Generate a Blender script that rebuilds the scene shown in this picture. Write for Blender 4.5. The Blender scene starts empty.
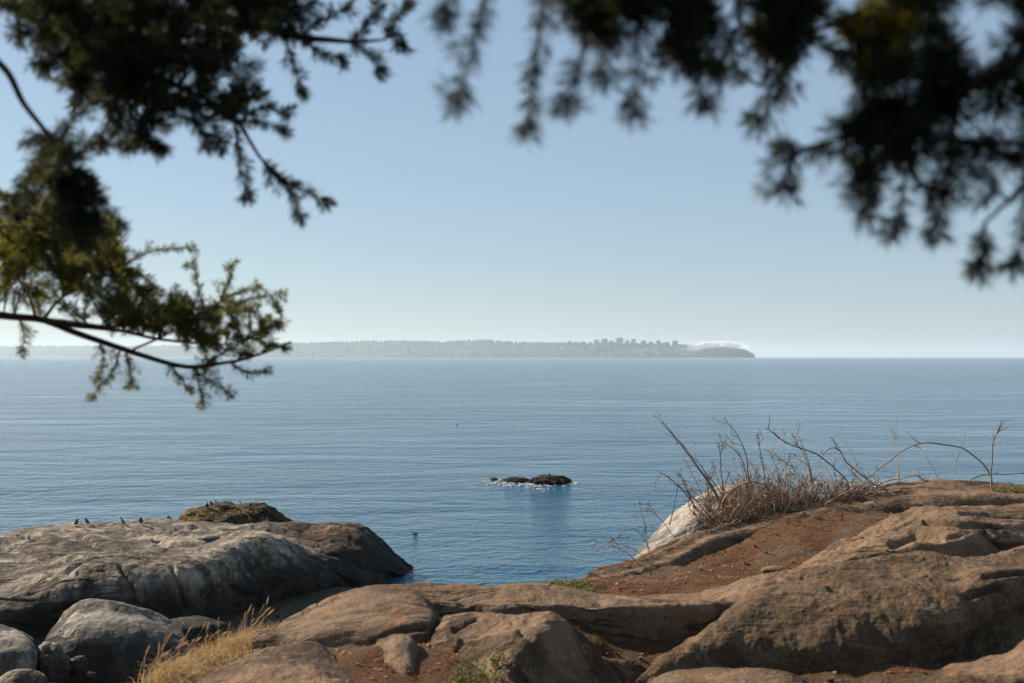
import bpy, math, random
import numpy as np
from mathutils import Vector
from mathutils.bvhtree import BVHTree

R = math.radians
random.seed(7)
rng = np.random.default_rng(7)
scene = bpy.context.scene
COL = scene.collection

# ------------------------------------------------------------------ camera, world, sun, exposure
F, EYE, HZ = 1138.0, 8.0, 357.0          # focal length in pixels, eye height over the water, horizon row
cam_d = bpy.data.cameras.new('camera')
cam = bpy.data.objects.new('camera', cam_d); COL.objects.link(cam)
cam.location = (0, 0, EYE); cam.rotation_euler = (R(90), 0, 0)
cam_d.sensor_width = 36; cam_d.lens = F*36/1024
cam_d.shift_y = (HZ-341.5)/1024
cam_d.clip_start = 0.05; cam_d.clip_end = 80000
cam_d.dof.use_dof = True; cam_d.dof.focus_distance = 26; cam_d.dof.aperture_fstop = 3.6
scene.camera = cam

SUN_AZ, SUN_EL = 61, 32                  # degrees left of the view direction, degrees up
world = bpy.data.worlds.new('World'); scene.world = world; world.use_nodes = True
wn = world.node_tree; wn.nodes.clear()
sky = wn.nodes.new('ShaderNodeTexSky'); sky.sky_type = 'NISHITA'; sky.sun_disc = False
sky.sun_elevation = R(SUN_EL); sky.sun_rotation = R(-SUN_AZ)
sky.altitude = 0; sky.air_density = 1.0; sky.dust_density = 0.3; sky.ozone_density = 2.0
bg = wn.nodes.new('ShaderNodeBackground'); bg.inputs['Strength'].default_value = 0.06
wo = wn.nodes.new('ShaderNodeOutputWorld')
mx = wn.nodes.new('ShaderNodeMix'); mx.data_type = 'RGBA'; mx.inputs[0].default_value = .55      # flat pale blue mixed in to even out the sky gradient
mx.inputs[7].default_value = (3.15, 4.3, 5.5, 1)
wn.links.new(sky.outputs[0], mx.inputs[6]); wn.links.new(mx.outputs[2], bg.inputs[0]); wn.links.new(bg.outputs[0], wo.inputs[0])

sd = bpy.data.lights.new('sun', 'SUN'); sd.energy = 5.0; sd.angle = R(0.53); sd.color = (1, .86, .69)
sun = bpy.data.objects.new('sun', sd); COL.objects.link(sun)
SV = Vector((-math.sin(R(SUN_AZ))*math.cos(R(SUN_EL)), math.cos(R(SUN_AZ))*math.cos(R(SUN_EL)), math.sin(R(SUN_EL))))
sun.rotation_euler = SV.to_track_quat('Z', 'Y').to_euler(); sun.location = SV*50

vs = scene.view_settings
vs.view_transform = 'Standard'; vs.look = 'None'; vs.gamma = 1; vs.exposure = 0.92
cy = scene.cycles
cy.use_denoising = True; cy.max_bounces = 6; cy.diffuse_bounces = 3; cy.glossy_bounces = 3
cy.transmission_bounces = 3; cy.transparent_max_bounces = 24; cy.volume_bounces = 2
cy.use_adaptive_sampling = False; cy.sample_clamp_indirect = 6

# ------------------------------------------------------------------ small helpers
def P(px, py, D): return np.array((D*(px-512)/F, D, EYE-D*(py-HZ)/F))
def G(px, D, z): return np.array((D*(px-512)/F, D, z))
def Z(px, py, z):
    D = (EYE-z)*F/(py-HZ); return P(px, py, D)

def _fade(t): return t*t*t*(t*(t*6-15)+10)
_perm = rng.permutation(256); _perm = np.concatenate([_perm, _perm, _perm])
_grad = rng.normal(size=(256, 3)); _grad /= np.linalg.norm(_grad, axis=1)[:, None]
def perlin(p):
    i = np.floor(p).astype(int); f = p-i; i &= 255; u = _fade(f)
    out = 0
    for dx in (0, 1):
        wx = u[:, 0] if dx else 1-u[:, 0]
        for dy in (0, 1):
            wy = u[:, 1] if dy else 1-u[:, 1]
            for dz in (0, 1):
                wz = u[:, 2] if dz else 1-u[:, 2]
                h = _perm[_perm[_perm[(i[:, 0]+dx) & 255]+((i[:, 1]+dy) & 255)]+((i[:, 2]+dz) & 255)]
                g = _grad[h]
                d = g[:, 0]*(f[:, 0]-dx)+g[:, 1]*(f[:, 1]-dy)+g[:, 2]*(f[:, 2]-dz)
                out = out+wx*wy*wz*d
    return out*1.5
def fbm(p, wave, octaves=4, gain=.5):
    a, s, o = 1.0, 1.0/wave, 0
    for k in range(octaves):
        o = o+a*perlin(p*s+17.3*k); a *= gain; s *= 2.03
    return o
def crack(p, wave, width, warp=.35):
    q = p/wave
    q = q+warp*np.stack([perlin(q*1.7+5), perlin(q*1.7+31), perlin(q*1.7+57)], 1)
    return np.clip(1-np.abs(perlin(q))/width, 0, 1)

def mesh_obj(name, v, f, mat=None, parent=None, smooth=True, mats=None, midx=None):
    v = np.asarray(v, dtype=np.float32); f = np.asarray(f, dtype=np.int32)
    me = bpy.data.meshes.new(name)
    n, k = f.shape
    me.vertices.add(len(v)); me.vertices.foreach_set('co', v.ravel())
    me.loops.add(n*k); me.loops.foreach_set('vertex_index', f.ravel())
    me.polygons.add(n); me.polygons.foreach_set('loop_start', np.arange(n, dtype=np.int32)*k)
    me.polygons.foreach_set('loop_total', np.full(n, k, dtype=np.int32))
    if smooth: me.polygons.foreach_set('use_smooth', np.ones(n, dtype=bool))
    for m in (mats or ([mat] if mat else [])): me.materials.append(m)
    if midx is not None: me.polygons.foreach_set('material_index', np.asarray(midx, dtype=np.int32))
    me.update(calc_edges=True); me.validate()
    o = bpy.data.objects.new(name, me); COL.objects.link(o)
    if parent: o.parent = parent
    return o
def tag(o, label=None, cat=None, group=None, kind=None):
    if label: o['label'] = label
    if cat: o['category'] = cat
    if group: o['group'] = group
    if kind: o['kind'] = kind
    return o
def empty(name, loc=(0, 0, 0)):
    o = bpy.data.objects.new(name, None); o.location = loc; o.empty_display_size = .1; COL.objects.link(o); return o
def quads(nr, nc, off=0):
    a = np.arange(nr*nc).reshape(nr, nc)+off
    return np.stack([a[:-1, :-1], a[:-1, 1:], a[1:, 1:], a[1:, :-1]], -1).reshape(-1, 4)

class MB:                                   # collects quads
    def __init__(s): s.v, s.f, s.m, s.n = [], [], [], 0
    def add(s, v, f, m=0):
        s.v.append(np.asarray(v, float)); s.f.append(np.asarray(f)+s.n); s.m.append(np.full(len(f), m)); s.n += len(v)
    def tube(s, pts, r0, r1, k=6, m=0):
        pts = np.asarray(pts, float); n = len(pts)
        t = np.gradient(pts, axis=0); t /= np.linalg.norm(t, axis=1)[:, None]+1e-9
        up = np.array((0.31, .17, .93)); a = np.cross(t, up); a /= np.linalg.norm(a, axis=1)[:, None]+1e-9
        b = np.cross(t, a)
        r = np.linspace(r0, r1, n) if np.isscalar(r0) else np.asarray(r0)
        th = np.arange(k+1)*2*math.pi/k
        v = pts[:, None]+r[:, None, None]*(np.cos(th)[None, :, None]*a[:, None]+np.sin(th)[None, :, None]*b[:, None])
        s.add(v.reshape(-1, 3), quads(n, k+1), m)
    def box(s, lo, hi, m=0):
        x0, y0, z0 = lo; x1, y1, z1 = hi
        v = [(x0, y0, z0), (x1, y0, z0), (x1, y1, z0), (x0, y1, z0), (x0, y0, z1), (x1, y0, z1), (x1, y1, z1), (x0, y1, z1)]
        s.add(v, [(0, 3, 2, 1), (4, 5, 6, 7), (0, 1, 5, 4), (1, 2, 6, 5), (2, 3, 7, 6), (3, 0, 4, 7)], m)
    def build(s, name, mat=None, parent=None, smooth=True, mats=None):
        return mesh_obj(name, np.concatenate(s.v), np.concatenate(s.f), mat, parent, smooth, mats, np.concatenate(s.m) if mats else None)

def catmull(c, n):                          # c: (k, ..., 3) control points -> n samples along axis 0
    k = len(c); t = np.linspace(0, k-1, n); i = np.clip(t.astype(int), 0, k-2); f = t-i
    cp = np.concatenate([[2*c[0]-c[1]], c, [2*c[-1]-c[-2]]])
    p0, p1, p2, p3 = cp[i], cp[i+1], cp[i+2], cp[i+3]
    f = f.reshape((-1,)+(1,)*(c.ndim-1))
    return .5*(2*p1+(p2-p0)*f+(2*p0-5*p1+4*p2-p3)*f**2+(3*p1-p0-3*p2+p3)*f**3)
def curve(pts, n=24): return catmull(np.array(pts, float), n)

# ------------------------------------------------------------------ materials
class NT:
    def __init__(s, name):
        s.mat = bpy.data.materials.new(name); s.mat.use_nodes = True
        s.t = s.mat.node_tree; s.t.nodes.clear()
        s.out = s.t.nodes.new('ShaderNodeOutputMaterial')
        s.tc = s.t.nodes.new('ShaderNodeTexCoord').outputs['Object']
    def n(s, kind, **kw):
        o = s.t.nodes.new(kind)
        for k, v in kw.items(): setattr(o, k, v)
        return o
    def lk(s, a, b): s.t.links.new(a, b)
    def val(s, sock, v):
        if hasattr(v, 'is_linked') or isinstance(v, bpy.types.NodeSocket): s.lk(v, sock)
        else: sock.default_value = v
    def map(s, scale=(1, 1, 1), rot=(0, 0, 0), src=None):
        m = s.n('ShaderNodeMapping'); s.lk(src or s.tc, m.inputs[0])
        m.inputs['Scale'].default_value = scale; m.inputs['Rotation'].default_value = rot; return m.outputs[0]
    def noise(s, scale, detail=4, rough=.55, src=None, dist=0):
        o = s.n('ShaderNodeTexNoise'); s.lk(src or s.tc, o.inputs['Vector'])
        o.inputs['Scale'].default_value = scale; o.inputs['Detail'].default_value = detail
        o.inputs['Roughness'].default_value = rough; o.inputs['Distortion'].default_value = dist
        return o.outputs[0]
    def vor(s, scale, src=None, feat='F1'):
        o = s.n('ShaderNodeTexVoronoi'); s.lk(src or s.tc, o.inputs['Vector']); o.feature = feat
        o.inputs['Scale'].default_value = scale; return o
    def ramp(s, x, stops):
        o = s.n('ShaderNodeValToRGB'); s.lk(x, o.inputs[0]); e = o.color_ramp.elements
        while len(e) < len(stops): e.new(.5)
        for q, (p, c) in zip(e, stops):
            q.position = p; q.color = (c, c, c, 1) if np.isscalar(c) else (*c, 1)
        return o.outputs[0]
    def mix(s, f, a, b, blend='MIX'):
        o = s.n('ShaderNodeMix', data_type='RGBA', blend_type=blend)
        s.val(o.inputs[0], f)
        for k, c in ((6, a), (7, b)):
            if isinstance(c, bpy.types.NodeSocket): s.lk(c, o.inputs[k])
            else: o.inputs[k].default_value = (*c, 1)
        return o.outputs[2]
    def math(s, op, a, b=None):
        o = s.n('ShaderNodeMath', operation=op); s.val(o.inputs[0], a)
        if b is not None: s.val(o.inputs[1], b)
        return o.outputs[0]
    def bump(s, h, strength, dist, nrm=None):
        o = s.n('ShaderNodeBump'); s.lk(h, o.inputs['Height'])
        o.inputs['Strength'].default_value = strength; o.inputs['Distance'].default_value = dist
        if nrm: s.lk(nrm, o.inputs['Normal'])
        return o.outputs[0]
    def principled(s, col, rough=.8, nrm=None, spec=.3):
        o = s.n('ShaderNodeBsdfPrincipled')
        if isinstance(col, bpy.types.NodeSocket): s.lk(col, o.inputs['Base Color'])
        else: o.inputs['Base Color'].default_value = (*col, 1)
        s.val(o.inputs['Roughness'], rough); o.inputs['Specular IOR Level'].default_value = spec
        if nrm: s.lk(nrm, o.inputs['Normal'])
        s.lk(o.outputs[0], s.out.inputs[0]); return o

def rock_mat(name, light, dark, stain, s=1.0, stain_amt=.45, speck=.6, litter=0.0, bumpd=.012, streak=False, lines=.9):
    m = NT(name)
    n1 = m.noise(1.3/s, 5, .6, dist=.4); n2 = m.noise(6/s, 6, .65); n3 = m.noise(42/s, 5, .7)
    col = m.mix(m.ramp(n1, [(.35, 0), (.68, 1)]), light, dark)
    col = m.mix(m.ramp(n2, [(.47, 0), (.56, stain_amt*.75), (.75, stain_amt)]), col, stain)
    vo = m.vor(5.5/s, src=m.map((1, 1, 1), src=None)); pl = m.math('ADD', vo.outputs['Distance'], m.math('MULTIPLY', m.noise(22/s, 4, .7), .55))
    col = m.mix(m.ramp(pl, [(.42, .6), (.50, 0)]), col, tuple(.25*sum(light)+.35*c for c in light))
    col = m.mix(m.ramp(n3, [(.5, 0), (.66, speck)]), col, tuple(c*.33 for c in dark))
    n4 = m.noise(75/s, 3, .6)
    col = m.mix(m.ramp(n4, [(.62, 0), (.72, .45)]), col, tuple(min(.6, c*1.7+.03) for c in light))
    ln = m.noise(.9/s, 5, .6, src=m.map((.35, 1, 1.6), (0, R(8), R(12))), dist=.6)
    ln = m.ramp(ln, [(.46, 0), (.488, 1), (.512, 1), (.54, 0)])
    l2 = m.noise(2.6/s, 4, .6, src=m.map((.3, 1, 1.8), (0, R(-6), R(20))), dist=.8)
    ln = m.math('MAXIMUM', ln, m.ramp(l2, [(.46, 0), (.49, .8), (.51, .8), (.54, 0)]))
    ln = m.math('MULTIPLY', ln, m.ramp(m.noise(1.1/s, 3, .5, src=m.map((1, 1, 1), (1, 2, 3))), [(.42, 0), (.54, 1)]))
    col = m.mix(m.math('MULTIPLY', ln, lines), col, tuple(c*.3 for c in dark))
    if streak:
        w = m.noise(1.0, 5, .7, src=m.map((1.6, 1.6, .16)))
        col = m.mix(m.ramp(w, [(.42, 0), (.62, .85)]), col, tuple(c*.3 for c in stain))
        geo = m.n('ShaderNodeNewGeometry'); sx = m.n('ShaderNodeSeparateXYZ'); m.lk(geo.outputs['Position'], sx.inputs[0])   # ragged dark band by height, shade of the rock face put into the colour
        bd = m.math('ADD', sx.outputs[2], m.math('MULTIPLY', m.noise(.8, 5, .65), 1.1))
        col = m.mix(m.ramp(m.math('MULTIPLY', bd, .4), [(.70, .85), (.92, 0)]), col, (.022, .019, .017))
    if litter:
        nl = m.noise(4.2/s, 5, .7, dist=.8); nf = m.noise(90/s, 3, .7)
        lc = m.mix(m.ramp(nf, [(.35, 0), (.65, 1)]), (.09, .035, .015), (.30, .15, .075))
        geo = m.n('ShaderNodeNewGeometry'); sx = m.n('ShaderNodeSeparateXYZ'); m.lk(geo.outputs['Normal'], sx.inputs[0])
        fac = m.math('MULTIPLY', m.ramp(nl, [(.56, 0), (.64, 1)]), m.ramp(sx.outputs[2], [(.80, 0), (.95, litter)]))
        col = m.mix(fac, col, lc)
    b = m.bump(m.noise(110/s, 4, .65), .5, bumpd*.35)
    b = m.bump(m.math('SUBTRACT', 1.0, ln), .8*lines, bumpd*2.5, b); b = m.bump(n3, .7, bumpd, b); b = m.bump(m.noise(13/s, 5, .6), .6, bumpd*3, b)
    m.principled(col, .9, b, .2)
    return m.mat

M = {}
M['rock'] = rock_mat('tan_rock', (.218, .142, .086), (.142, .091, .056), (.080, .052, .032), 1, .55, .75, litter=.8)
M['rock_dark'] = rock_mat('lichen_rock', (.198, .128, .075), (.113, .073, .041), (.049, .033, .020), 1, .75, .9, litter=.8, bumpd=.028, lines=.35)
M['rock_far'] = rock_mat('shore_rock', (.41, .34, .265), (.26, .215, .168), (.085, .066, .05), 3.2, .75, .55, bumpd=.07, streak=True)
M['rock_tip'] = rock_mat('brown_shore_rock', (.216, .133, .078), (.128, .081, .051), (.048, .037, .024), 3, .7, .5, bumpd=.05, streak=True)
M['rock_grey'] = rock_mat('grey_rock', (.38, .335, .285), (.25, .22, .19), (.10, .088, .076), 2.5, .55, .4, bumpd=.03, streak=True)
M['rock_white'] = rock_mat('pale_rock', (.42, .38, .33), (.31, .275, .24), (.13, .11, .095), 1.0, .7, .45, bumpd=.02)
M['weed_rock'] = rock_mat('weedy_rock', (.20, .12, .03), (.10, .06, .025), (.028, .02, .012), 2.0, .8, .8, bumpd=.12)
M['wet_rock'] = rock_mat('wet_rock', (.034, .027, .015), (.020, .016, .009), (.010, .008, .005), 3, .9, .8, bumpd=.12)

def ground_mat():
    m = NT('needle_litter_soil')
    n1 = m.noise(2.2, 5, .6); n2 = m.noise(55, 5, .75); n3 = m.noise(170, 3, .7)
    col = m.mix(m.ramp(n2, [(.36, 0), (.62, 1)]), (.048, .025, .014), (.175, .082, .038))
    col = m.mix(m.ramp(n3, [(.60, 0), (.70, .8)]), col, (.34, .20, .11))
    col = m.mix(m.ramp(n1, [(.45, 0), (.66, .7)]), col, (.10, .072, .038))
    pt = m.noise(1.9, 6, .7, dist=.6)
    col = m.mix(m.ramp(pt, [(.53, 0), (.59, .85)]), col, m.mix(m.ramp(m.noise(30, 5, .7), [(.35, 0), (.65, 1)]), (.075, .055, .04), (.17, .13, .095)))
    col = m.mix(m.ramp(m.noise(7, 5, .7), [(.60, 0), (.68, .7)]), col, (.035, .02, .012))
    b = m.bump(n3, .8, .012); b = m.bump(n2, .8, .03, b)
    geo = m.n('ShaderNodeNewGeometry'); sx = m.n('ShaderNodeSeparateXYZ'); m.lk(geo.outputs['Position'], sx.inputs[0])
    rock = m.mix(m.ramp(m.noise(3, 5, .6), [(.35, 0), (.65, 1)]), (.10, .08, .06), (.04, .033, .026))
    col = m.mix(m.ramp(m.math('DIVIDE', sx.outputs[2], 8.0), [(.66, 1), (.72, 0)]), col, rock)
    m.principled(col, .95, b, .15); return m.mat
M['ground'] = ground_mat()

def water_mat():
    m = NT('sea_water')
    a = m.noise(.75, 4, .55, src=m.map((1, 1.15, 1), (0, 0, R(-16))), dist=.6)
    b_ = m.noise(2.4, 3, .55, src=m.map((1.05, 1.1, 1), (0, 0, R(18))), dist=.5)
    e = m.noise(8, 2, .5, src=m.map((.9, 1.2, 1), (0, 0, R(-30))))
    c = m.noise(.12, 3, .5, src=m.map((.5, 1.1, 1), (0, 0, R(-8))), dist=.5)
    patch = m.noise(.03, 5, .65, src=m.map((.4, 1.3, 1), (0, 0, R(-10))), dist=.8)
    h = m.math('ADD', m.math('MULTIPLY', a, .6), m.math('MULTIPLY', b_, .26))
    h = m.math('ADD', h, m.math('MULTIPLY', e, .05))
    h = m.math('MULTIPLY', h, m.ramp(patch, [(.35, .3), (.65, 1.15)]))
    h = m.math('ADD', h, m.math('MULTIPLY', c, 1.5))
    nb = m.bump(h, 1.0, .74)
    p = m.principled((.011, .072, .135), .12, nb, .48); p.inputs['IOR'].default_value = 1.333
    return m.mat
M['water'] = water_mat()

def simple(name, a, b=None, scale=30, rough=.8, spec=.3, trans=None):
    m = NT(name)
    col = m.mix(m.ramp(m.noise(scale, 3), [(.35, 0), (.65, 1)]), a, b or tuple(c*.6 for c in a))
    p = m.principled(col, rough, None, spec)
    if trans:
        t = m.n('ShaderNodeBsdfTranslucent'); t.inputs[0].default_value = (*trans, 1)
        ms = m.n('ShaderNodeMixShader'); ms.inputs[0].default_value = .4
        m.lk(p.outputs[0], ms.inputs[1]); m.lk(t.outputs[0], ms.inputs[2]); m.lk(ms.outputs[0], m.out.inputs[0])
    return m.mat
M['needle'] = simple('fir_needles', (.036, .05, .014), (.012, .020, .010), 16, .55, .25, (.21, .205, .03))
M['needle_lit_tone'] = simple('lit_tone_fir_needles', (.075, .085, .018), (.035, .045, .012), 14, .5, .3, (.34, .30, .04))  # brighter copy of the fir needles, sunlight put into the colour
M['needle_dark'] = simple('dark_fir_needles', (.013, .021, .015), (.007, .012, .010), 14, .6, .2, (.05, .055, .015))  # darker copy of the fir needles, shade of the boughs put into the colour
M['bark'] = simple('fir_bark', (.055, .04, .03), (.025, .018, .014), 40, .9)
M['twig_grey'] = simple('dry_twig', (.48, .39, .31), (.25, .19, .145), 20, .85)
M['twig_dark'] = simple('dark_twig', (.17, .105, .08), (.09, .055, .042), 20, .85)
M['cane'] = simple('bramble_bark', (.26, .19, .13), (.16, .11, .075), 12, .8)
M['dead_leaf'] = simple('dead_leaves', (.26, .14, .075), (.11, .055, .03), 25, .9, .2, (.18, .08, .03))
M['grass'] = simple('dry_grass', (.62, .49, .30), (.34, .21, .10), 25, .8, .2, (.45, .28, .10))
M['green'] = simple('green_leaves', (.13, .135, .03), (.06, .075, .02), 30, .6, .3, (.16, .18, .03))
M['litter'] = simple('fallen_needles', (.34, .165, .07), (.085, .04, .02), 45, .9, .2)
M['foam'] = simple('sea_foam', (.55, .54, .53), (.25, .27, .29), 6, .9)
M['bird_leg'] = simple('bird_leg', (.12, .06, .03), None, 5)
M['concrete'] = simple('tower_concrete', (.24, .25, .26), (.18, .19, .20), .02)
M['pane'] = simple('tower_windows', (.07, .08, .10), (.05, .055, .065), .05, .3)
M['wood_far'] = simple('distant_forest', (.018, .034, .034), (.012, .023, .026), .02, .95)
M['bluff'] = simple('bluff_ground', (.022, .036, .026), (.04, .045, .035), .012, .95)
M['puddle'] = simple('puddle_water', (.02, .03, .04), None, 2, .04, .5)
def bird_mat(name, top, belly):
    m = NT(name); sx = m.n('ShaderNodeSeparateXYZ'); m.lk(m.tc, sx.inputs[0])
    col = m.mix(m.ramp(m.math('MULTIPLY', sx.outputs[2], 3.0), [(.50, 0), (.56, 1)]), belly, top)
    m.principled(col, .7); return m.mat
M['bird'] = bird_mat('grey_white_plumage', (.13, .13, .135), (.62, .61, .59))
M['bird_dark'] = bird_mat('dark_plumage', (.04, .037, .035), (.09, .08, .075))

# ------------------------------------------------------------------ sea, ground, far shore
r = np.concatenate([[0], np.geomspace(9, 42000, 64)]); th = np.linspace(0, 2*math.pi, 181)
v = np.stack([r[:, None]*np.cos(th), r[:, None]*np.sin(th), np.zeros((len(r), len(th)))], -1).reshape(-1, 3)
tag(mesh_obj('water', v, quads(len(r), len(th)), M['water']), kind='structure')

EDGE = np.array([(-2.2, 6.6), (-3.5, 5), (-7, 3), (-14, 0), (-14, -8), (18, -8), (18, 13.2), (7.5, 13.4), (5.2, 13.2), (3.84, 13), (2.55, 12.6),
                 (1.98, 12), (1.5, 11.4), (1.08, 10.9), (.69, 10.4), (.32, 9.55), (-.1, 9.2), (-.89, 8.9), (-1.33, 8.7), (-1.62, 8.2),
                 (-1.86, 7.7), (-2.04, 7.2), (-2.14, 6.9)])
def sdist(x, y):                            # > 0 outside the plateau
    p = np.stack([x, y], 1); d = np.full(len(p), 1e9); inside = np.zeros(len(p), bool)
    for a, b in zip(EDGE, np.roll(EDGE, -1, 0)):
        e = b-a; w = p-a; t = np.clip((w@e)/(e@e), 0, 1)
        d = np.minimum(d, np.linalg.norm(w-t[:, None]*e, axis=1))
        c = (a[1] > p[:, 1]) != (b[1] > p[:, 1])
        xi = a[0]+(p[:, 1]-a[1])/(e[1] if e[1] else 1e-9)*e[0]
        inside ^= c & (p[:, 0] < xi)
    return np.where(inside, -d, d)
def ground_z(x, y):
    x = np.atleast_1d(np.asarray(x, float)); y = np.atleast_1d(np.asarray(y, float))
    zp = 6.09+.062*np.clip(y-9, 0, 5)+.2*np.exp(-((x-3.7)/1.3)**2-((y-11.6)/.8)**2)-.5*np.exp(-((x-.85)/.5)**2-((y-7.45)/.6)**2)+.115*np.exp(-((x+.82)/.5)**2-((y-6.95)/.5)**2)+.13*np.exp(-((x-2.2)/.7)**2-((y-6.6)/.45)**2)
    p3 = np.stack([x, y, 0*x], 1)
    zp = zp+.045*fbm(p3, .7, 5)+.012*perlin(p3*9)
    zp = zp-.05*np.clip((y-9.6)/.6, 0, 1)-.085*np.clip((2.8-x)/.6, 0, 1)*np.clip((y-9.5)/.6, 0, 1)
    s = np.clip(sdist(x, y)+.03, 0, None)
    low = np.where(x < -2, .3, -1.5)*1.0
    low = low-1.9*np.clip((y-38)/4, 0, 1)*(x < -2)+.18*fbm(p3, 2.5, 4)
    k = np.exp(-(s/.45)**1.4)
    return low+(zp-low)*k
gx = np.unique(np.concatenate([np.linspace(-45, -3, 90), np.linspace(-3, 6.5, 300), np.linspace(6.5, 18, 30)]))
gy = np.unique(np.concatenate([np.linspace(-8, 5.5, 30), np.linspace(5.5, 13.6, 260), np.linspace(13.6, 46, 80)]))
X, Y = np.meshgrid(gx, gy)
tag(mesh_obj('ground', np.stack([X.ravel(), Y.ravel(), ground_z(X.ravel(), Y.ravel())], 1), quads(len(gy), len(gx)), M['ground']), kind='structure')

ridge = [(-420, 347, 22000), (-150, 346, 20400), (100, 345, 18600), (250, 344, 17400), (300, 342.5, 17000), (350, 341.5, 16400), (400, 340.5, 15800), (440, 341.5, 15400), (480, 340, 15000),
         (520, 342.2, 14600), (560, 342.5, 14200), (600, 342.5, 13900), (650, 343.5, 13500), (690, 345, 13100), (720, 346, 12800), (738, 348.5, 12660), (748, 352, 12600), (755, 358, 12560)]
rows = []
for dD, k in ((-420, -.08), (-350, .1), (-200, .6), (-60, .92), (100, 1.0), (900, 1.0), (1600, .5), (2200, -.1)):
    rows.append([G(px, D+dD, max(-3, (EYE+D*(HZ-py)/F-22)*k)) for px, py, D in ridge])
g = catmull(np.array(rows), 60); g = catmull(g.transpose(1, 0, 2), 500)
hv = g.reshape(-1, 3); hv[:, 2] += 8*fbm(hv, 320, 3)*(hv[:, 2] > 4)
tag(mesh_obj('headland', hv, quads(500, 60)[:, ::-1], M['bluff']), kind='structure')
bvh_head = BVHTree.FromPolygons(hv.tolist(), quads(500, 60).tolist())
def drop(bvh, x, y):
    h = bvh.ray_cast(Vector((x, y, 5000)), Vector((0, 0, -1)))
    return h[0].z if h[0] else 0.0

mb = MB()
gg = g.reshape(500, 60, 3)
for _ in range(5200):
    i = rng.integers(0, 499); j = rng.integers(2, 44); p = gg[i, j]+(gg[i+1, j]-gg[i, j])*rng.random()
    if p[2] < 2: continue
    h = rng.uniform(14, 38); w = h*rng.uniform(.2, .38); k = 5; a = np.arange(k+1)*2*math.pi/k+rng.random()
    ring = lambda rr, zz: np.stack([p[0]+rr*np.cos(a), p[1]+rr*np.sin(a), np.full(k+1, p[2]+zz)], 1)
    mb.add(np.concatenate([ring(w*.6, -3), ring(w, h*.25), ring(w*.6, h*.65), ring(.3, h)]), quads(4, k+1))
tag(mb.build('distant_wood', M['wood_far'], smooth=False), kind='stuff')

def tower(px0, px1, top, D, label):
    c = (px0+px1)/2; w = (px1-px0)*D/F; x = D*(c-512)/F; z1 = EYE+D*(HZ-top)/F; z0 = drop(bvh_head, x, D)-6
    root = empty('campus_tower', (x, D, z0)); tag(root, label, 'building', 'campus buildings on the far headland')
    H = z1-z0; d = min(w*.7, 40); b = MB(); b.box((-w/2, -d/2, 0), (w/2, d/2, H-4)); b.build('wall', M['concrete'], root, False)
    b = MB(); b.box((-w*.28, -d*.28, H-4.0), (w*.3, d*.28, H)); b.build('roof_house', M['concrete'], root, False)
    b = MB(); z = 5
    while z < H-7:
        b.box((-w*.46, -d/2-.35, z), (w*.46, -d/2-.02, z+1.9)); z += 3.6
    b.build('window_band', M['pane'], root, False)
for a in [(593.5, 599, 339.6, 13700, 'narrow tower left of the wide slab tower on headland'),
          (601, 607.5, 338.6, 13660, 'square tower second left of the widest tower on headland'),
          (615.5, 623, 337.6, 13600, 'widest and tallest tower on the hazy headland skyline'),
          (625.5, 629, 340.2, 13580, 'low block touching the right side of the tallest tower'),
          (631, 635.5, 338.8, 13560, 'slim tower second right of the tallest tower on headland'),
          (640.5, 646, 340.4, 13500, 'broad low tower right of the slim tower on headland'),
          (656, 660.5, 340.3, 13400, 'small lone tower left of the fog on headland'),
          (672, 677.5, 340.6, 13300, 'rightmost building on headland, at the edge of the fog'),
          (567.5, 571, 340.6, 14050, 'leftmost small tower on the headland, apart from the others'),
          (580, 586, 341.6, 13950, 'low wide hall left of the campus towers on headland'),
          (609, 613, 340.6, 13640, 'low block just left of the tallest tower'),
          (648.5, 653, 341.6, 13470, 'low block right of the broad low tower on headland'),
          (663, 669, 341.9, 13360, 'low wide block between the two rightmost towers on headland')]:
    tower(*a)

# ------------------------------------------------------------------ air
def vol(name, v, f, density, color, aniso):
    o = mesh_obj(name, v, f, None, smooth=False)
    m = NT(name); p = m.n('ShaderNodeVolumePrincipled')
    p.inputs['Density'].default_value = density; p.inputs['Color'].default_value = (*color, 1); p.inputs['Anisotropy'].default_value = aniso
    m.lk(p.outputs[0], m.out.inputs['Volume']); o.data.materials.append(m.mat)
    return tag(o, kind='stuff')
b = MB(); b.box((-43000, -43000, -6), (43000, 43000, 330))
vol('haze', b.v[0], b.f[0], 4.2e-5, (.74, .89, 1.0), .2)
def blob(c, s, n=24, lump=.25):
    a = np.linspace(0, 2*math.pi, 2*n+1); t = np.linspace(0, math.pi, n)
    d = np.stack([np.sin(t)[:, None]*np.cos(a), np.sin(t)[:, None]*np.sin(a), np.cos(t)[:, None]*np.ones_like(a)], -1).reshape(-1, 3)
    d = d*(1+lump*fbm(d+np.array(c)*.001, .7, 3))[:, None]
    return d*np.array(s)+np.array(c), quads(n, 2*n+1)
m = NT('fog_puffs'); d_ = m.n('ShaderNodeBsdfDiffuse'); d_.inputs[0].default_value = (.8, .8, .8, 1); t_ = m.n('ShaderNodeBsdfTranslucent'); t_.inputs[0].default_value = (.8, .8, .8, 1)
a_ = m.n('ShaderNodeAddShader'); m.lk(d_.outputs[0], a_.inputs[0]); m.lk(t_.outputs[0], a_.inputs[1])
x_ = m.n('ShaderNodeBsdfTransparent'); y_ = m.n('ShaderNodeMixShader'); y_.inputs[0].default_value = .022
m.lk(x_.outputs[0], y_.inputs[1]); m.lk(a_.outputs[0], y_.inputs[2]); m.lk(y_.outputs[0], m.out.inputs[0])
mb = MB()
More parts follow.
